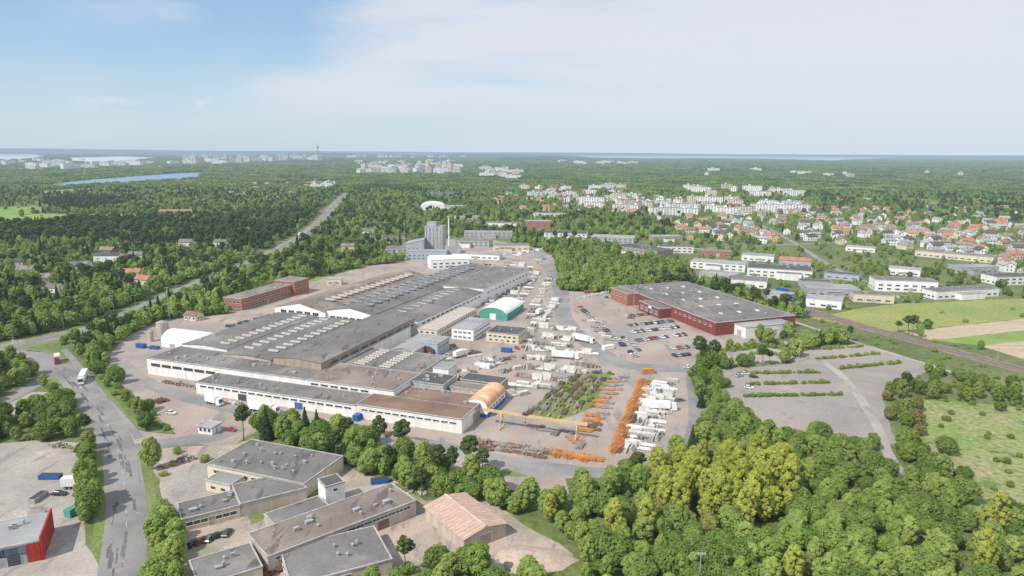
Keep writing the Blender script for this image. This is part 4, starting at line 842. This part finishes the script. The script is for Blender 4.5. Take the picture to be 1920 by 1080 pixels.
for zi in range(4):
    X,Y,kind,sf,reg=allT[zi]; n=len(X)
    sel=~indiv if zi==0 else np.ones(n,bool)
    for i in np.where(sel)[0]:
        if zi<2:
            kd=K[kind[i]]; lod='near' if Y[i]<380 else 'low'; nm=f'{kd}_{lod}_{R.randrange(3)}'; q=sf[i]*R.uniform(.65,1.2)*(1 if zi==0 else 1.1)
        else:
            kk=kind[i]; nm='forest_clump_2' if kk in(3,4) and R.random()<.8 else 'forest_clump_%d'%R.choice([0,1,3,4]); q=(.75 if zi==2 else 1.35)*R.uniform(.8,1.15)
        zz=q*R.uniform(.85,1.1)*(sf[i]/.85 if zi>=2 else 1)*(.75 if zi==3 else 1)
        sx.append(X[i]);sy.append(Y[i]);ss.append((q*R.uniform(.9,1.15),q,zz));si.append(order[nm])
print('stuff trees',len(sx))
scatter('woodland','mixed woodland mass spreading around the site to the horizon','forest',sx,sy,np.array(ss),rng.uniform(0,6.28,len(sx)),si)
# ---------- vehicles
def wheelmesh(r,w):
    b=MB(); b.tube((0,-w/2,r),(0,w/2,r),r,r,14,0); b.tube((0,-w/2-.02,r),(0,w/2+.02,r),r*.55,r*.55,10,1); return b.mesh('wheel',[m['rubber'],m['steel']])
WH=wheelmesh(.33,.22); WT=wheelmesh(.5,.35)
CC=dict(white=(.78,.78,.78),silver=(.46,.47,.49),black=(.025,.025,.03),red=(.42,.025,.02),blue=(.04,.10,.28),grey=(.16,.165,.17),darkgreen=(.02,.08,.05))
CM={k:M(k+'_car_paint',v,None,fine=0,rough=.25,spec=.6) for k,v in CC.items()}
def car_proto(c):
    b=MB()
    b.prism([(-2.15,.28),(-2.2,.7),(-2.0,.92),(-.9,.97),(1.0,.93),(2.0,.78),(2.2,.6),(2.18,.28)],-.88,.88,0,'y')
    b.hexa([(-1.35,-.66,1.42),(.25,-.66,1.42),(.25,.66,1.42),(-1.35,.66,1.42)],[(-1.25,-.6,1.48),(.15,-.6,1.48),(.15,.6,1.48),(-1.25,.6,1.48)])
    g=MB(); g.hexa([(-1.95,-.82,.93),(1.05,-.82,.93),(1.05,.82,.93),(-1.95,.82,.93)],[(-1.4,-.66,1.41),(.3,-.66,1.41),(.3,.66,1.41),(-1.4,.66,1.41)])
    kids=[('body',b.mesh('body',[CM[c]]),(0,0,0)),('window_band',g.mesh('window_band',[m['glass']]),(0,0,0))]+[('wheel',WH,(x,y,0)) for x in(-1.35,1.4) for y in(-.8,.8)]
    for y0 in(-.8,.5):
        l=MB(); l.box(2.19,y0,.58,2.23,y0+.3,.72); kids.append(('headlight',l.mesh('headlight',[m['frame']]),(0,0,0)))
    return kids
CP={c:car_proto(c) for c in CC}
def car(x,y,rz,c,lab,grp=None):
    root=link('parked_car',None,None,(x,y,.045),rz); tag(root,lab,'car',grp)
    for nm,me,l in CP[c]: link(nm,me,root,l)
def carrow(p0,p1,n,where,yaw,skip=.12):
    a=P(*p0);b=P(*p1); base=math.atan2(b[1]-a[1],b[0]-a[0])
    for i in range(n):
        if R.random()<skip: continue
        t=(i+.5)/n; c=R.choice(['white','silver','black','red','blue','grey','grey','black','silver','white'])
        car(a[0]+(b[0]-a[0])*t+R.uniform(-.3,.3),a[1]+(b[1]-a[1])*t+R.uniform(-.3,.3),base+yaw+R.choice([0,math.pi])+R.uniform(-.04,.04),c,f'{c} car {where}',f'{c} cars {where}')
hp_=math.pi/2
carrow((1172,594),(1222,589),9,'in the row nearest the red store',hp_)
carrow((1178,611),(1262,603),15,'in the second row of the red store car park',hp_)
carrow((1184,624),(1272,614),15,'in the third row of the red store car park',hp_)
carrow((1192,640),(1285,628),16,'in the fourth row of the red store car park',hp_)
carrow((1260,655),(1302,650),7,'in the small bay right of the store car park',hp_); carrow((1262,668),(1304,664),7,'in the lowest bay of the store car park',hp_)
carrow((1086,576),(1200,676),30,'in the long diagonal row across the yard',hp_,.15)
carrow((1200,660),(1165,632),6,'between the diagonal row and the store car park',0)
carrow((425,614),(520,590),15,'parked below the brick office',hp_,.1)
carrow((1105,562),(1160,556),6,'behind the diagonal row near the store',hp_,.3)
carrow((835,655),(850,648),4,'left of the white two-storey office',hp_,.2); carrow((965,655),(1000,650),5,'right of the cream office',hp_,.2)
for i,(p0,p1,w_) in enumerate([((1405,545),(1500,548),'before the large white warehouse'),((1300,514),(1380,520),'before the pale-roofed hall'),((1640,556),(1745,561),'before the white three-storey office'),((1540,500),(1620,508),'along the village street'),((850,494),(930,498),'before the white low hall')]): carrow(p0,p1,11,w_,hp_,.3)
for (x,y,c,l) in [(1386,706,'silver','silver car alone at the left of the empty car park'),(1397,702,'white','white car behind the silver one in the empty car park'),(1413,708,'black','black car at the end of the empty car park group'),(1404,728,'white','white car by the first hedge of the empty car park'),(1183,597,'red','red car at the store corner'),(433,808,'red','small red car on the front yard'),(321,776,'white','white car crossing the front yard'),(1290,690,'white','white car on the yard exit'),(362,1022,'black','dark car first in the court row'),(377,1017,'red','red car second in the court row'),(393,1012,'grey','grey car third in the court row'),(409,1007,'black','black car fourth in the court row'),(426,1002,'darkgreen','dark green car last in the court row'),(150,930,'grey','grey car right of the black one in the left lot'),(745,487,'red','red car near the grey low hall'),(590,424,'white','white car far up the highway'),(545,456,'grey','grey car driving on the highway'),(470,495,'silver','silver car on the highway nearest the brick office'),(760,675,'silver','silver car beside the light grey shed'),(112,928,'black','black car left of the white box truck'),(1120,700,'blue','blue car by the slab rows'),(1275,752,'grey','grey car near the right yard road')]:
    q=P(x,y); car(*q,R.uniform(-.5,.5)+(1.2 if y>990 else 0),c,l)
def truck(px,rz,lab,kind='semi',cabc='white',box='white2'):
    x,y=P(*px); root=link('truck',None,None,(x,y,.045),rz); tag(root,lab,'truck'); cm=CM[cabc]
    L_=12 if kind=='semi' else 6.5
    c=MB(); x0=L_/2; c.hexa([(x0+.6,-1.2,.5),(x0+3,-1.2,.5),(x0+3,1.2,.5),(x0+.6,1.2,.5)],[(x0+.6,-1.15,3.4),(x0+2.5,-1.15,3.4),(x0+2.5,1.15,3.4),(x0+.6,1.15,3.4)]); c.build('cab',cm,root)
    g=MB(); g.hexa([(x0+2.86,-1.1,1.7),(x0+2.93,-1.1,1.7),(x0+2.93,1.1,1.7),(x0+2.86,1.1,1.7)],[(x0+2.62,-1.05,2.9),(x0+2.7,-1.05,2.9),(x0+2.7,1.05,2.9),(x0+2.62,1.05,2.9)]); g.build('windscreen',m['glass'],root)
    h=MB(); h.box(-L_/2,-.5,.75,x0+2.4,.5,1.1); h.build('chassis',m['dark'],root)
    t=MB(); t.box(-L_/2,-1.25,1.12,x0,1.25,3.9)
    for i in range(int(L_)): t.box(-L_/2+i+.4,-1.29,1.2,-L_/2+i+.5,1.29,3.8)
    t.build('trailer_body',m[box],root)
    for wx in (x0+1.9,-L_/2+1.2,-L_/2+2.5)+((x0-1.2,) if kind=='semi' else ()):
        for wy in(-1,1): link('wheel',WT,root,(wx,wy,0))
truck((398,757),-.5,'white box truck standing on the front yard','box'); truck((490,772),-.35,'white semi truck by the nearest factory wall','semi'); truck((108,678),-1.0,'white truck with red cab on the left road','box','red'); truck((157,712),-1.15,'white semi truck coming down the left road','semi','white')
truck((1230,768),-.1,'long white trailer truck among the white blocks at right','semi'); truck((1055,672),-.2,'white semi truck by the concrete slab rows','semi'); truck((138,915),.1,'white box truck in the lower left gravel lot','box'); truck((1462,548),-.2,'blue truck by the white shed past the railway','box','blue','blue'); truck((568,441),.9,'white truck driving on the distant highway','semi'); truck((1010,590),1.2,'white truck in the middle of the yard','box')
truck((1150,540),-.3,'white truck behind the red store','semi'); truck((860,670),.9,'white truck before the white two-storey office','box'); truck((1090,640),-.7,'white semi truck beside the diagonal car row','semi')
def container(px,rz,mt,lab,L_=6,opn=False):
    x,y=P(*px); b=MB(); b.box(-L_/2,-1.2,.15,L_/2,1.2,2.5 if not opn else 1.5,0,True)
    for i in range(int(L_*2)):
        a=-L_/2+.2+i*.5; b.box(a,-1.26,.2,a+.2,1.26,(2.4 if not opn else 1.4))
    if opn: b.box(-L_/2+.2,-1.0,1.52,L_/2-.2,1.0,1.56,1)
    b.box(-L_/2,-1.1,0,-L_/2+.4,1.1,.14); b.box(L_/2-.4,-1.1,0,L_/2,1.1,.14)
    o=b.build('skip_container' if opn else 'shipping_container',[mt,m['dark']]); o.location=(x,y,.03); o.rotation_euler=(0,0,rz); tag(o,lab,'container')
container((95,897),.02,m['blue'],'long blue skip in the left gravel lot',7,True); container((72,936),1.5,m['steel'],'grey open skip below the blue one in the left lot',6,True)
container((672,786),1.2,m['blue'],'tall blue container against the factory front',5); container((712,905),.3,m['blue'],'blue skip on the court behind the long workshop',6,True)
container((265,652),-.35,m['blue'],'blue container left of the narrow silo',6); container((290,654),-.35,m['blue'],'blue container right of the narrow silo',6,True); container((137,965),1.3,m['green'],'green container beside the left tree row',4); container((905,690),-.3,m['white2'],'white container on the open yard',8); container((1105,550),.1,m['rust'],'rusty container behind the car rows',8); container((820,705),.2,m['white2'],'white container right of the plant rooms',6)
container((1520,562),-.2,m['blue'],'blue container between the sheds past the railway',10); container((950,660),-.3,m['blue'],'blue container below the cream office',6); container((870,715),.9,m['rust'],'rusty container near the open yard middle',6); container((1140,655),.5,m['white2'],'white cabin beside the yard road',7); container((960,625),1.2,m['steel'],'grey container right of the cream office',6); container((800,645),-.3,m['blue'],'blue container by the cream annex',6); container((1215,700),.1,m['orange'],'orange container at the top of the white stacks',6)
def loader(px,rz,lab):
    x,y=P(*px); r_=link('wheel_loader',None,None,(x,y,.045),rz); tag(r_,lab,'loader')
    b=MB(); b.hexa([(-3,-1,.9),(.6,-1,.9),(.6,1,.9),(-3,1,.9)],[(-2.8,-.9,2),(.6,-.9,2.2),(.6,.9,2.2),(-2.8,.9,2)]); b.build('body',m['lyel'],r_)
    b=MB(); b.hexa([(-.8,-.7,2.2),(.6,-.7,2.2),(.6,.7,2.2),(-.8,.7,2.2)],[(-.7,-.6,3.3),(.4,-.6,3.3),(.4,.6,3.3),(-.7,.6,3.3)]); b.build('cab',m['glass'],r_)
    b=MB(); b.tube((.6,-.5,1.5),(2.8,-.5,.8),.18,.15,6); b.tube((.6,.5,1.5),(2.8,.5,.8),.18,.15,6); b.build('lift_arm',m['lyel'],r_)
    b=MB(); b.hexa([(2.8,-1.4,.1),(4,-1.4,.1),(4,1.4,.1),(2.8,1.4,.1)],[(2.8,-1.4,1.3),(3.1,-1.4,1.3),(3.1,1.4,1.3),(2.8,1.4,1.3)]); b.build('bucket',m['dark'],r_)
    for wx in(-2,1.1):
        for wy in(-1,1): w_=link('wheel',WT,r_,(wx,wy,0)); w_.scale=(1.4,1.3,1.4)
loader((890,735),.4,'yellow wheel loader behind the orange-roofed shed')
# ---------- yard goods
def pr_panel():
    b=MB()
    for i in range(4): b.box(-3,-1.2,.15+i*.42,3,1.2,.15+i*.42+.26,0)
    for i in range(4):
        for x in(-2,2): b.box(x-.1,-1.15,i*.42+.01,x+.1,1.15,.14+i*.42,1)
    return b.mesh('concrete_panel_stack',[m['conc'],m['wood']])
def pr_blocks(mt,seed):
    b=MB(); q=random.Random(seed)
    for i in range(14):
        x,y=q.uniform(-2.8,2.2),q.uniform(-1.5,1.2); w=q.uniform(.5,1.6); d=q.uniform(.3,1.0); h=q.uniform(.4,1.7); b.box(x,y,0.02+i*.002,x+w,y+d,h,i%3==0)
    return b.mesh('concrete_block_pile',mt)
def pr_beams(mt,mt2,L_=8,seed=1):
    b=MB(); q=random.Random(seed)
    for i in range(6):
        a=q.uniform(0,1.2); c=q.uniform(0,1.2); b.box(-L_/2+a,-1.5+i*.52,.3,L_/2-c,-1.5+i*.52+.3,.62,0)
        if q.random()<.7: b.box(-L_/2+.3+a,-1.45+i*.52,.63,L_/2-.5-c,-1.45+i*.52+.24,.9,0)
    for x in(-L_/2+1,0,L_/2-1): b.box(x-.15,-1.7,.02,x+.15,1.8,.29,1); b.box(x-.1,-1.75,.3,x,-1.62,1.4,1); b.box(x-.1,1.72,.3,x,1.85,1.4,1)
    return b.mesh('steel_beam_rack',[mt,mt2])
def pr_aframe():
    b=MB()
    for x in(-2,2): b.hexa([(x-.1,-1.2,0.02),(x+.1,-1.2,.02),(x+.1,1.2,.02),(x-.1,1.2,.02)],[(x-.1,-.15,2.6),(x+.1,-.15,2.6),(x+.1,.15,2.6),(x-.1,.15,2.6)],1)
    for sg in(-1,1):
        for k_ in range(3):
            o_=sg*(k_*.22); b.hexa([(-3+k_*.3,sg*1.1+o_,.1),(3-k_*.2,sg*1.1+o_,.1),(3-k_*.2,sg*1.26+o_,.1),(-3+k_*.3,sg*1.26+o_,.1)],[(-3+k_*.3,sg*.3+o_,2.7),(3-k_*.2,sg*.3+o_,2.7),(3-k_*.2,sg*.46+o_,2.7),(-3+k_*.3,sg*.46+o_,2.7)],0)
    return b.mesh('panel_frame_rack',[m['conc'],m['steel']])
def pr_pallets():
    b=MB(); q=random.Random(4)
    for j in range(3):
        for i in range(q.randint(2,6)): b.box(-2.2+j*1.5,-.6,.02+i*.22,-.9+j*1.5,.6,.02+i*.22+.06,0); b.box(-2.2+j*1.5,-.6,.09+i*.22,-2.0+j*1.5,.6,.22+i*.22,0); b.box(-1.1+j*1.5,-.6,.09+i*.22,-.9+j*1.5,.6,.22+i*.22,0)
    return b.mesh('pallet_stack',[m['wood']])
G_={'panel':(pr_panel(),'stack of pale concrete panels','concrete panels'),'blocks':(pr_blocks([m['conc'],m['dconc']],1),'pile of pale concrete blocks','concrete blocks'),'blocks2':(pr_blocks([m['dconc'],m['rust']],2),'pile of grey concrete blocks','concrete blocks'),
'obeam':(pr_beams(m['orange'],m['orange'],8,1),'rack of orange steel beams','steel rack'),'rbeam':(pr_beams(m['rust'],m['dark'],8,2),'rack of rusty steel bars','steel rack'),'gbeam':(pr_beams(m['dconc'],m['wood'],8,3),'rack of grey steel profiles','steel rack'),
'aframe':(pr_aframe(),'steel frame holding leaning white panels','panel rack'),'pallet':(pr_pallets(),'stack of bare wooden pallets','pallets'),'wbeam':(pr_beams(m['white2'],m['wood'],9,4),'bundle of white concrete beams','beams')}
NMg={'panel':'concrete_panel_stack','blocks':'concrete_block_pile','blocks2':'concrete_block_pile','obeam':'steel_beam_rack','rbeam':'steel_beam_rack','gbeam':'steel_beam_rack','aframe':'panel_frame_rack','pallet':'pallet_stack','wbeam':'concrete_beam_bundle'}
def goods(kinds,p0,p1,n,where,yaw=0,jx=1.2,sc=(.7,1.1),turn=.15):
    a=P(*p0);b=P(*p1)
    for i in range(n):
        if R.random()<.06: continue
        t=(i+.5)/n; kd=R.choice(kinds.split()); me,lab,cat=G_[kd]; x=a[0]+(b[0]-a[0])*t+R.uniform(-jx,jx); y=a[1]+(b[1]-a[1])*t+R.uniform(-jx,jx)*.6
        o=link(NMg[kd],me,None,(x,y,.05),TH+yaw+R.uniform(-.08,.08)+(hp_ if R.random()<turn else 0),(R.uniform(*sc),R.uniform(*sc),R.uniform(*sc)*1.1)); tag(o,f'{lab} {where}',cat,f'{lab} {where}')
w1='in the long rows beside the second factory'
for p0,p1 in [((902,572),(953,492)),((915,576),(966,494)),((930,582),(980,496)),((945,586),(995,500)),((960,590),(1010,507)),((990,600),(1030,520)),((1012,612),(1046,560))]: goods('panel aframe blocks panel wbeam blocks2 gbeam wbeam',p0,p1,20,w1,0,.9,(.8,1.15))
goods('panel wbeam aframe blocks',(965,480),(1030,465),12,'at the far end of the yard'); goods('panel blocks blocks2',(1000,495),(1034,480),9,'at the far end of the yard'); goods('panel blocks wbeam',(940,478),(1000,468),10,'at the far end of the yard')
w2='in the slab rows in the middle of the yard'
for p0,p1,n in [((985,655),(1115,664),16),((985,690),(1095,700),16),((975,705),(1060,716),13),((1000,612),(1085,622),11),((1015,632),(1080,640),9),((985,640),(1010,600),8),((980,672),(1035,676),8),((1070,683),(1120,690),7),((960,722),(1030,728),10),((1000,645),(1070,650),9)]: goods('panel blocks wbeam aframe blocks2 gbeam',p0,p1,n,w2,0,1.0,(.8,1.2))
w3='in the overgrown strip of racks'
for p0,p1 in [((990,778),(1070,705)),((1008,780),(1085,703)),((1026,784),(1100,704)),((1045,787),(1115,706)),((1066,788),(1132,708))]: goods('rbeam gbeam rbeam pallet blocks2 rbeam',p0,p1,10,w3,hp_,.5,(.65,.95),0)
goods('obeam gbeam rbeam obeam obeam',(1092,814),(1160,700),14,'in the mixed column right of the overgrown strip',.1,.6,(.75,1.0),0); goods('obeam gbeam rbeam',(1110,812),(1172,704),12,'in the mixed column right of the overgrown strip',.1,.6,(.6,.8),0)
goods('obeam',(1148,848),(1205,712),22,'in the long orange line near the right road',hp_-.1,.5,(.75,1.0),0); goods('obeam obeam rbeam',(1160,850),(1216,714),20,'in the long orange line near the right road',hp_-.1,.5,(.6,.85),0)
w4='among the white stacks near the right road'
for p0,p1,n in [((1182,850),(1196,800),8),((1200,846),(1215,725),17),((1214,840),(1228,718),17),((1230,830),(1242,715),16),((1250,780),(1258,712),9)]: goods('aframe panel blocks wbeam blocks2 wbeam',p0,p1,n,w4,0,.7,(.65,.95))
w5='in the row along the lower service road'
goods('rbeam gbeam gbeam obeam blocks2',(880,826),(1030,848),19,w5,hp_*.1,.5,(.65,.85)); goods('rbeam gbeam blocks2 pallet',(890,836),(1020,858),14,w5,.1,.5,(.5,.75)); goods('obeam rbeam obeam',(1032,850),(1118,862),11,w5,.1,.5,(.8,1.0)); goods('obeam gbeam',(1060,802),(1090,840),7,'under the right leg of the crane',0,.6,(.6,.9)); goods('gbeam rbeam',(1000,800),(1050,815),6,'below the crane beam',0,1,(.6,.9))
goods('rbeam pallet',(628,798),(800,826),17,'on the verge before the front factory wing',0,.5,(.6,.85)); goods('pallet rbeam blocks2',(310,717),(400,733),12,'along the left end of the factory front',0,.5,(.6,.9)); goods('pallet blocks',(425,752),(475,766),7,'near the white semi truck'); goods('rbeam',(300,755),(310,748),2,'on the left of the front yard')
w6='on the open yard behind the plant rooms'
for p0,p1,n in [((815,700),(845,665),9),((885,700),(925,665),11),((915,690),(965,668),10),((940,715),(900,735),8),((880,655),(895,670),3),((850,730),(880,700),7),((930,745),(985,740),9),((830,720),(860,690),7),((940,700),(975,690),6)]: goods('wbeam panel pallet blocks aframe blocks2 gbeam rbeam',p0,p1,n,w6,.9,1.3)
goods('pallet blocks2',(300,880),(350,862),6,'beside the flat workshop'); goods('blocks2 pallet',(95,838),(140,842),6,'in the left gravel lot'); goods('rbeam pallet',(500,1075),(535,1050),4,'between the front workshops'); goods('pallet blocks',(740,905),(790,930),5,'behind the long workshop',0,1,(.4,.7))
goods('blocks panel',(1085,560),(1140,548),9,'behind the store car park'); goods('blocks2 gbeam panel',(1095,595),(1145,640),10,'left of the diagonal car row')
# ---------- gantry crane
A=P(915,798);B_=P(1082,824); an=math.atan2(B_[1]-A[1],B_[0]-A[0]); L_=math.dist(A,B_)
r_=link('gantry_crane',None,None,(*A,0),an); tag(r_,'long yellow gantry crane spanning the storage racks','crane')
b=MB(); b.box(-2,-.7,6.3,L_+4,-.35,7.1); b.box(-2,.35,6.3,L_+4,.7,7.1)
for i in range(14): x0=-1+i*(L_+3)/13; b.box(x0,-.34,6.8,x0+.15,.34,7.0)
b.build('bridge_girder',m['yel'],r_)
for x0 in(6,L_):
    b=MB()
    for sg in(-1,1): b.hexa([(x0-.16,sg*2.8-.16,.4),(x0+.16,sg*2.8-.16,.4),(x0+.16,sg*2.8+.16,.4),(x0-.16,sg*2.8+.16,.4)],[(x0-.16,sg*.52-.16,6.28),(x0+.16,sg*.52-.16,6.28),(x0+.16,sg*.52+.16,6.28),(x0-.16,sg*.52+.16,6.28)])
    b.box(x0-.25,-3.4,.1,x0+.25,3.4,.38); b.build('leg_frame',m['yel'],r_)
b=MB(); b.box(L_*.4,-.9,7.12,L_*.4+2.2,.9,7.8); b.tube((L_*.4+1.1,0,4),(L_*.4+1.1,0,7.1),.05,.05,6); b.box(L_*.4+.8,-.25,3.5,L_*.4+1.4,.25,4); b.build('trolley',m['dark'],r_)
def lamp(px,h,lab,grp=None,mast=False,rz=0):
    x,y=P(*px); r_=link('light_mast' if mast else 'street_lamp',None,None,(x,y,0),rz); tag(r_,lab,'light mast' if mast else 'street lamp',grp)
    b=MB(); b.tube((0,0,0),(0,0,h),.2 if mast else .12,.1 if mast else .07,8); b.build('pole',m['steel'],r_)
    b=MB()
    if mast:
        b.box(-1.2,-.08,h,1.2,.08,h+.12)
        for x0 in(-.9,-.3,.3,.9): b.box(x0-.22,-.3,h-.4,x0+.22,-.1,h-.05)
    else: b.box(-1.7,-.08,h-.02,0,.08,h+.1); b.box(-2.3,-.18,h-.05,-1.7,.18,h+.12)
    b.build('lamp_head',m['steel'],r_)
lamp((1092,540),26,'tall light mast in front of the dense grove',None,True); lamp((1497,680),12,'light mast on the grassy bank of the empty car park',None,True); lamp((1187,596),20,'light mast near the store corner',None,True); lamp((318,600),22,'tall mast beside the left highway bend',None,True); lamp((1310,1110),11,'light mast rising from the young wood at the bottom',None,True); lamp((812,880),10,'light mast in the belt below the service road',None,True)
for x,y in [(25,640),(120,618),(215,595),(330,540),(400,515),(470,485),(520,460),(560,436),(255,580)]: lamp((x,y),10,'grey street lamp beside the highway','street lamps along the highway',rz=.5)
for x,y in [(130,678),(182,735),(262,905),(275,1010)]: lamp((x,y),8,'grey street lamp beside the front road','street lamps along the front road')
x,y=P(38,662); r_=link('sign_gantry',None,None,(x,y,0),-.2); tag(r_,'overhead road sign gantry at the left junction','sign gantry'); b=MB(); b.tube((0,0,0),(0,0,7),.15,.12,8); b.box(-5,-.1,6.7,5,.1,6.95); b.build('gantry_frame',m['steel'],r_)
for x0 in(-4.6,.6): b=MB(); b.box(x0,-.2,5.6,x0+3.8,-.12,7.4); b.build('sign_panel',m['steel'],r_)
Wr=smooth([P(*q) for q in RAIL],8); Nr=normals(Wr); last=None
for (x,y),(nx,ny) in zip(Wr,Nr):
    if last and math.dist(last,(x,y))<38: continue
    last=(x,y); r_=link('catenary_mast',None,None,(x+nx*6,y+ny*6,.3),math.atan2(-ny,-nx)); tag(r_,'grey overhead-line mast beside the railway','railway mast','railway overhead-line masts')
    b=MB(); b.tube((0,0,0),(0,0,8),.15,.12,6); b.build('pole',m['steel'],r_); b=MB(); b.box(0,-.06,6.6,8,.06,6.75); b.build('cross_arm',m['steel'],r_)
# ---------- light
w=bpy.data.worlds.new('World'); S.world=w; w.use_nodes=True; nt=w.node_tree; nt.nodes.clear(); N=nt.nodes.new; L=nt.links.new
EL=math.radians(46); AZ=math.radians(230)
sk=N('ShaderNodeTexSky'); sk.sky_type='NISHITA'; sk.sun_disc=False; sk.sun_elevation=EL; sk.sun_rotation=AZ; sk.altitude=100; sk.air_density=1.0; sk.dust_density=.6; sk.ozone_density=1.5
bg=N('ShaderNodeBackground'); bg.inputs[1].default_value=.14; L(sk.outputs[0],bg.inputs[0])
thin=N('ShaderNodeBackground'); thin.inputs[0].default_value=(.36,.57,.84,1); m0=N('ShaderNodeMixShader'); m0.inputs[0].default_value=.45; L(bg.outputs[0],m0.inputs[1]); L(thin.outputs[0],m0.inputs[2])
tc=N('ShaderNodeTexCoord'); mp=N('ShaderNodeMapping'); mp.inputs['Scale'].default_value=(1.1,1.1,5); mp.inputs['Rotation'].default_value=(0.05,.16,.2); L(tc.outputs['Generated'],mp.inputs[0])
n1=N('ShaderNodeTexNoise'); n1.inputs['Scale'].default_value=1.9; n1.inputs['Detail'].default_value=8; n1.inputs['Roughness'].default_value=.52; n1.inputs['Distortion'].default_value=.4; L(mp.outputs[0],n1.inputs['Vector'])
sx_=N('ShaderNodeSeparateXYZ'); L(tc.outputs['Generated'],sx_.inputs[0])
bias=N('ShaderNodeMath'); bias.operation='MULTIPLY_ADD'; bias.inputs[1].default_value=.32; L(sx_.outputs[0],bias.inputs[0]); L(n1.outputs['Fac'],bias.inputs[2])
mr=N('ShaderNodeMapRange'); mr.interpolation_type='SMOOTHSTEP'; mr.inputs[1].default_value=.30; mr.inputs[2].default_value=.62; mr.inputs[3].default_value=0; mr.inputs[4].default_value=.95; L(bias.outputs[0],mr.inputs[0])
bc=N('ShaderNodeBackground'); bc.inputs[0].default_value=(.75,.79,.86,1)
ms=N('ShaderNodeMixShader'); L(mr.outputs[0],ms.inputs[0]); L(m0.outputs[0],ms.inputs[1]); L(bc.outputs[0],ms.inputs[2])
hz=N('ShaderNodeMapRange'); hz.interpolation_type='SMOOTHSTEP'; hz.inputs[1].default_value=-.03; hz.inputs[2].default_value=.15; hz.inputs[3].default_value=.75; hz.inputs[4].default_value=0; L(sx_.outputs[2],hz.inputs[0])
bh=N('ShaderNodeBackground'); bh.inputs[0].default_value=(.60,.73,.85,1); m2=N('ShaderNodeMixShader'); L(hz.outputs[0],m2.inputs[0]); L(ms.outputs[0],m2.inputs[1]); L(bh.outputs[0],m2.inputs[2])
mp2=N('ShaderNodeMapping'); mp2.inputs['Scale'].default_value=(1,1,2.2); L(tc.outputs['Generated'],mp2.inputs[0])
n2=N('ShaderNodeTexNoise'); n2.inputs['Scale'].default_value=17; n2.inputs['Detail'].default_value=6; L(mp2.outputs[0],n2.inputs['Vector'])
def band(sock,c,wd):
    a=N('ShaderNodeMath'); a.operation='SUBTRACT'; a.inputs[1].default_value=c; L(sock,a.inputs[0]); b=N('ShaderNodeMath'); b.operation='ABSOLUTE'; L(a.outputs[0],b.inputs[0])
    r=N('ShaderNodeMapRange'); r.interpolation_type='SMOOTHSTEP'; r.inputs[1].default_value=0; r.inputs[2].default_value=wd; r.inputs[3].default_value=1; r.inputs[4].default_value=0; L(b.outputs[0],r.inputs[0]); return r.outputs[0]
pb=N('ShaderNodeMath'); pb.operation='MULTIPLY'; L(band(sx_.outputs[2],.055,.016),pb.inputs[0]); L(band(sx_.outputs[0],-.43,.13),pb.inputs[1])
pr=N('ShaderNodeMapRange'); pr.inputs[1].default_value=.52; pr.inputs[2].default_value=.66; L(n2.outputs['Fac'],pr.inputs[0])
pm=N('ShaderNodeMath'); pm.operation='MULTIPLY'; L(pb.outputs[0],pm.inputs[0]); L(pr.outputs[0],pm.inputs[1])
bp=N('ShaderNodeBackground'); bp.inputs[0].default_value=(.82,.82,.87,1); m3=N('ShaderNodeMixShader'); L(pm.outputs[0],m3.inputs[0]); L(m2.outputs[0],m3.inputs[1]); L(bp.outputs[0],m3.inputs[2])
out=N('ShaderNodeOutputWorld'); L(m3.outputs[0],out.inputs[0])
sl=bpy.data.lights.new('sun','SUN'); sl.energy=4.3; sl.angle=math.radians(.6); sl.color=(1,.93,.83); so=bpy.data.objects.new('sun',sl); col.objects.link(so)
d=Vector((math.sin(AZ)*math.cos(EL),math.cos(AZ)*math.cos(EL),math.sin(EL))); so.rotation_euler=d.to_track_quat('Z','Y').to_euler()
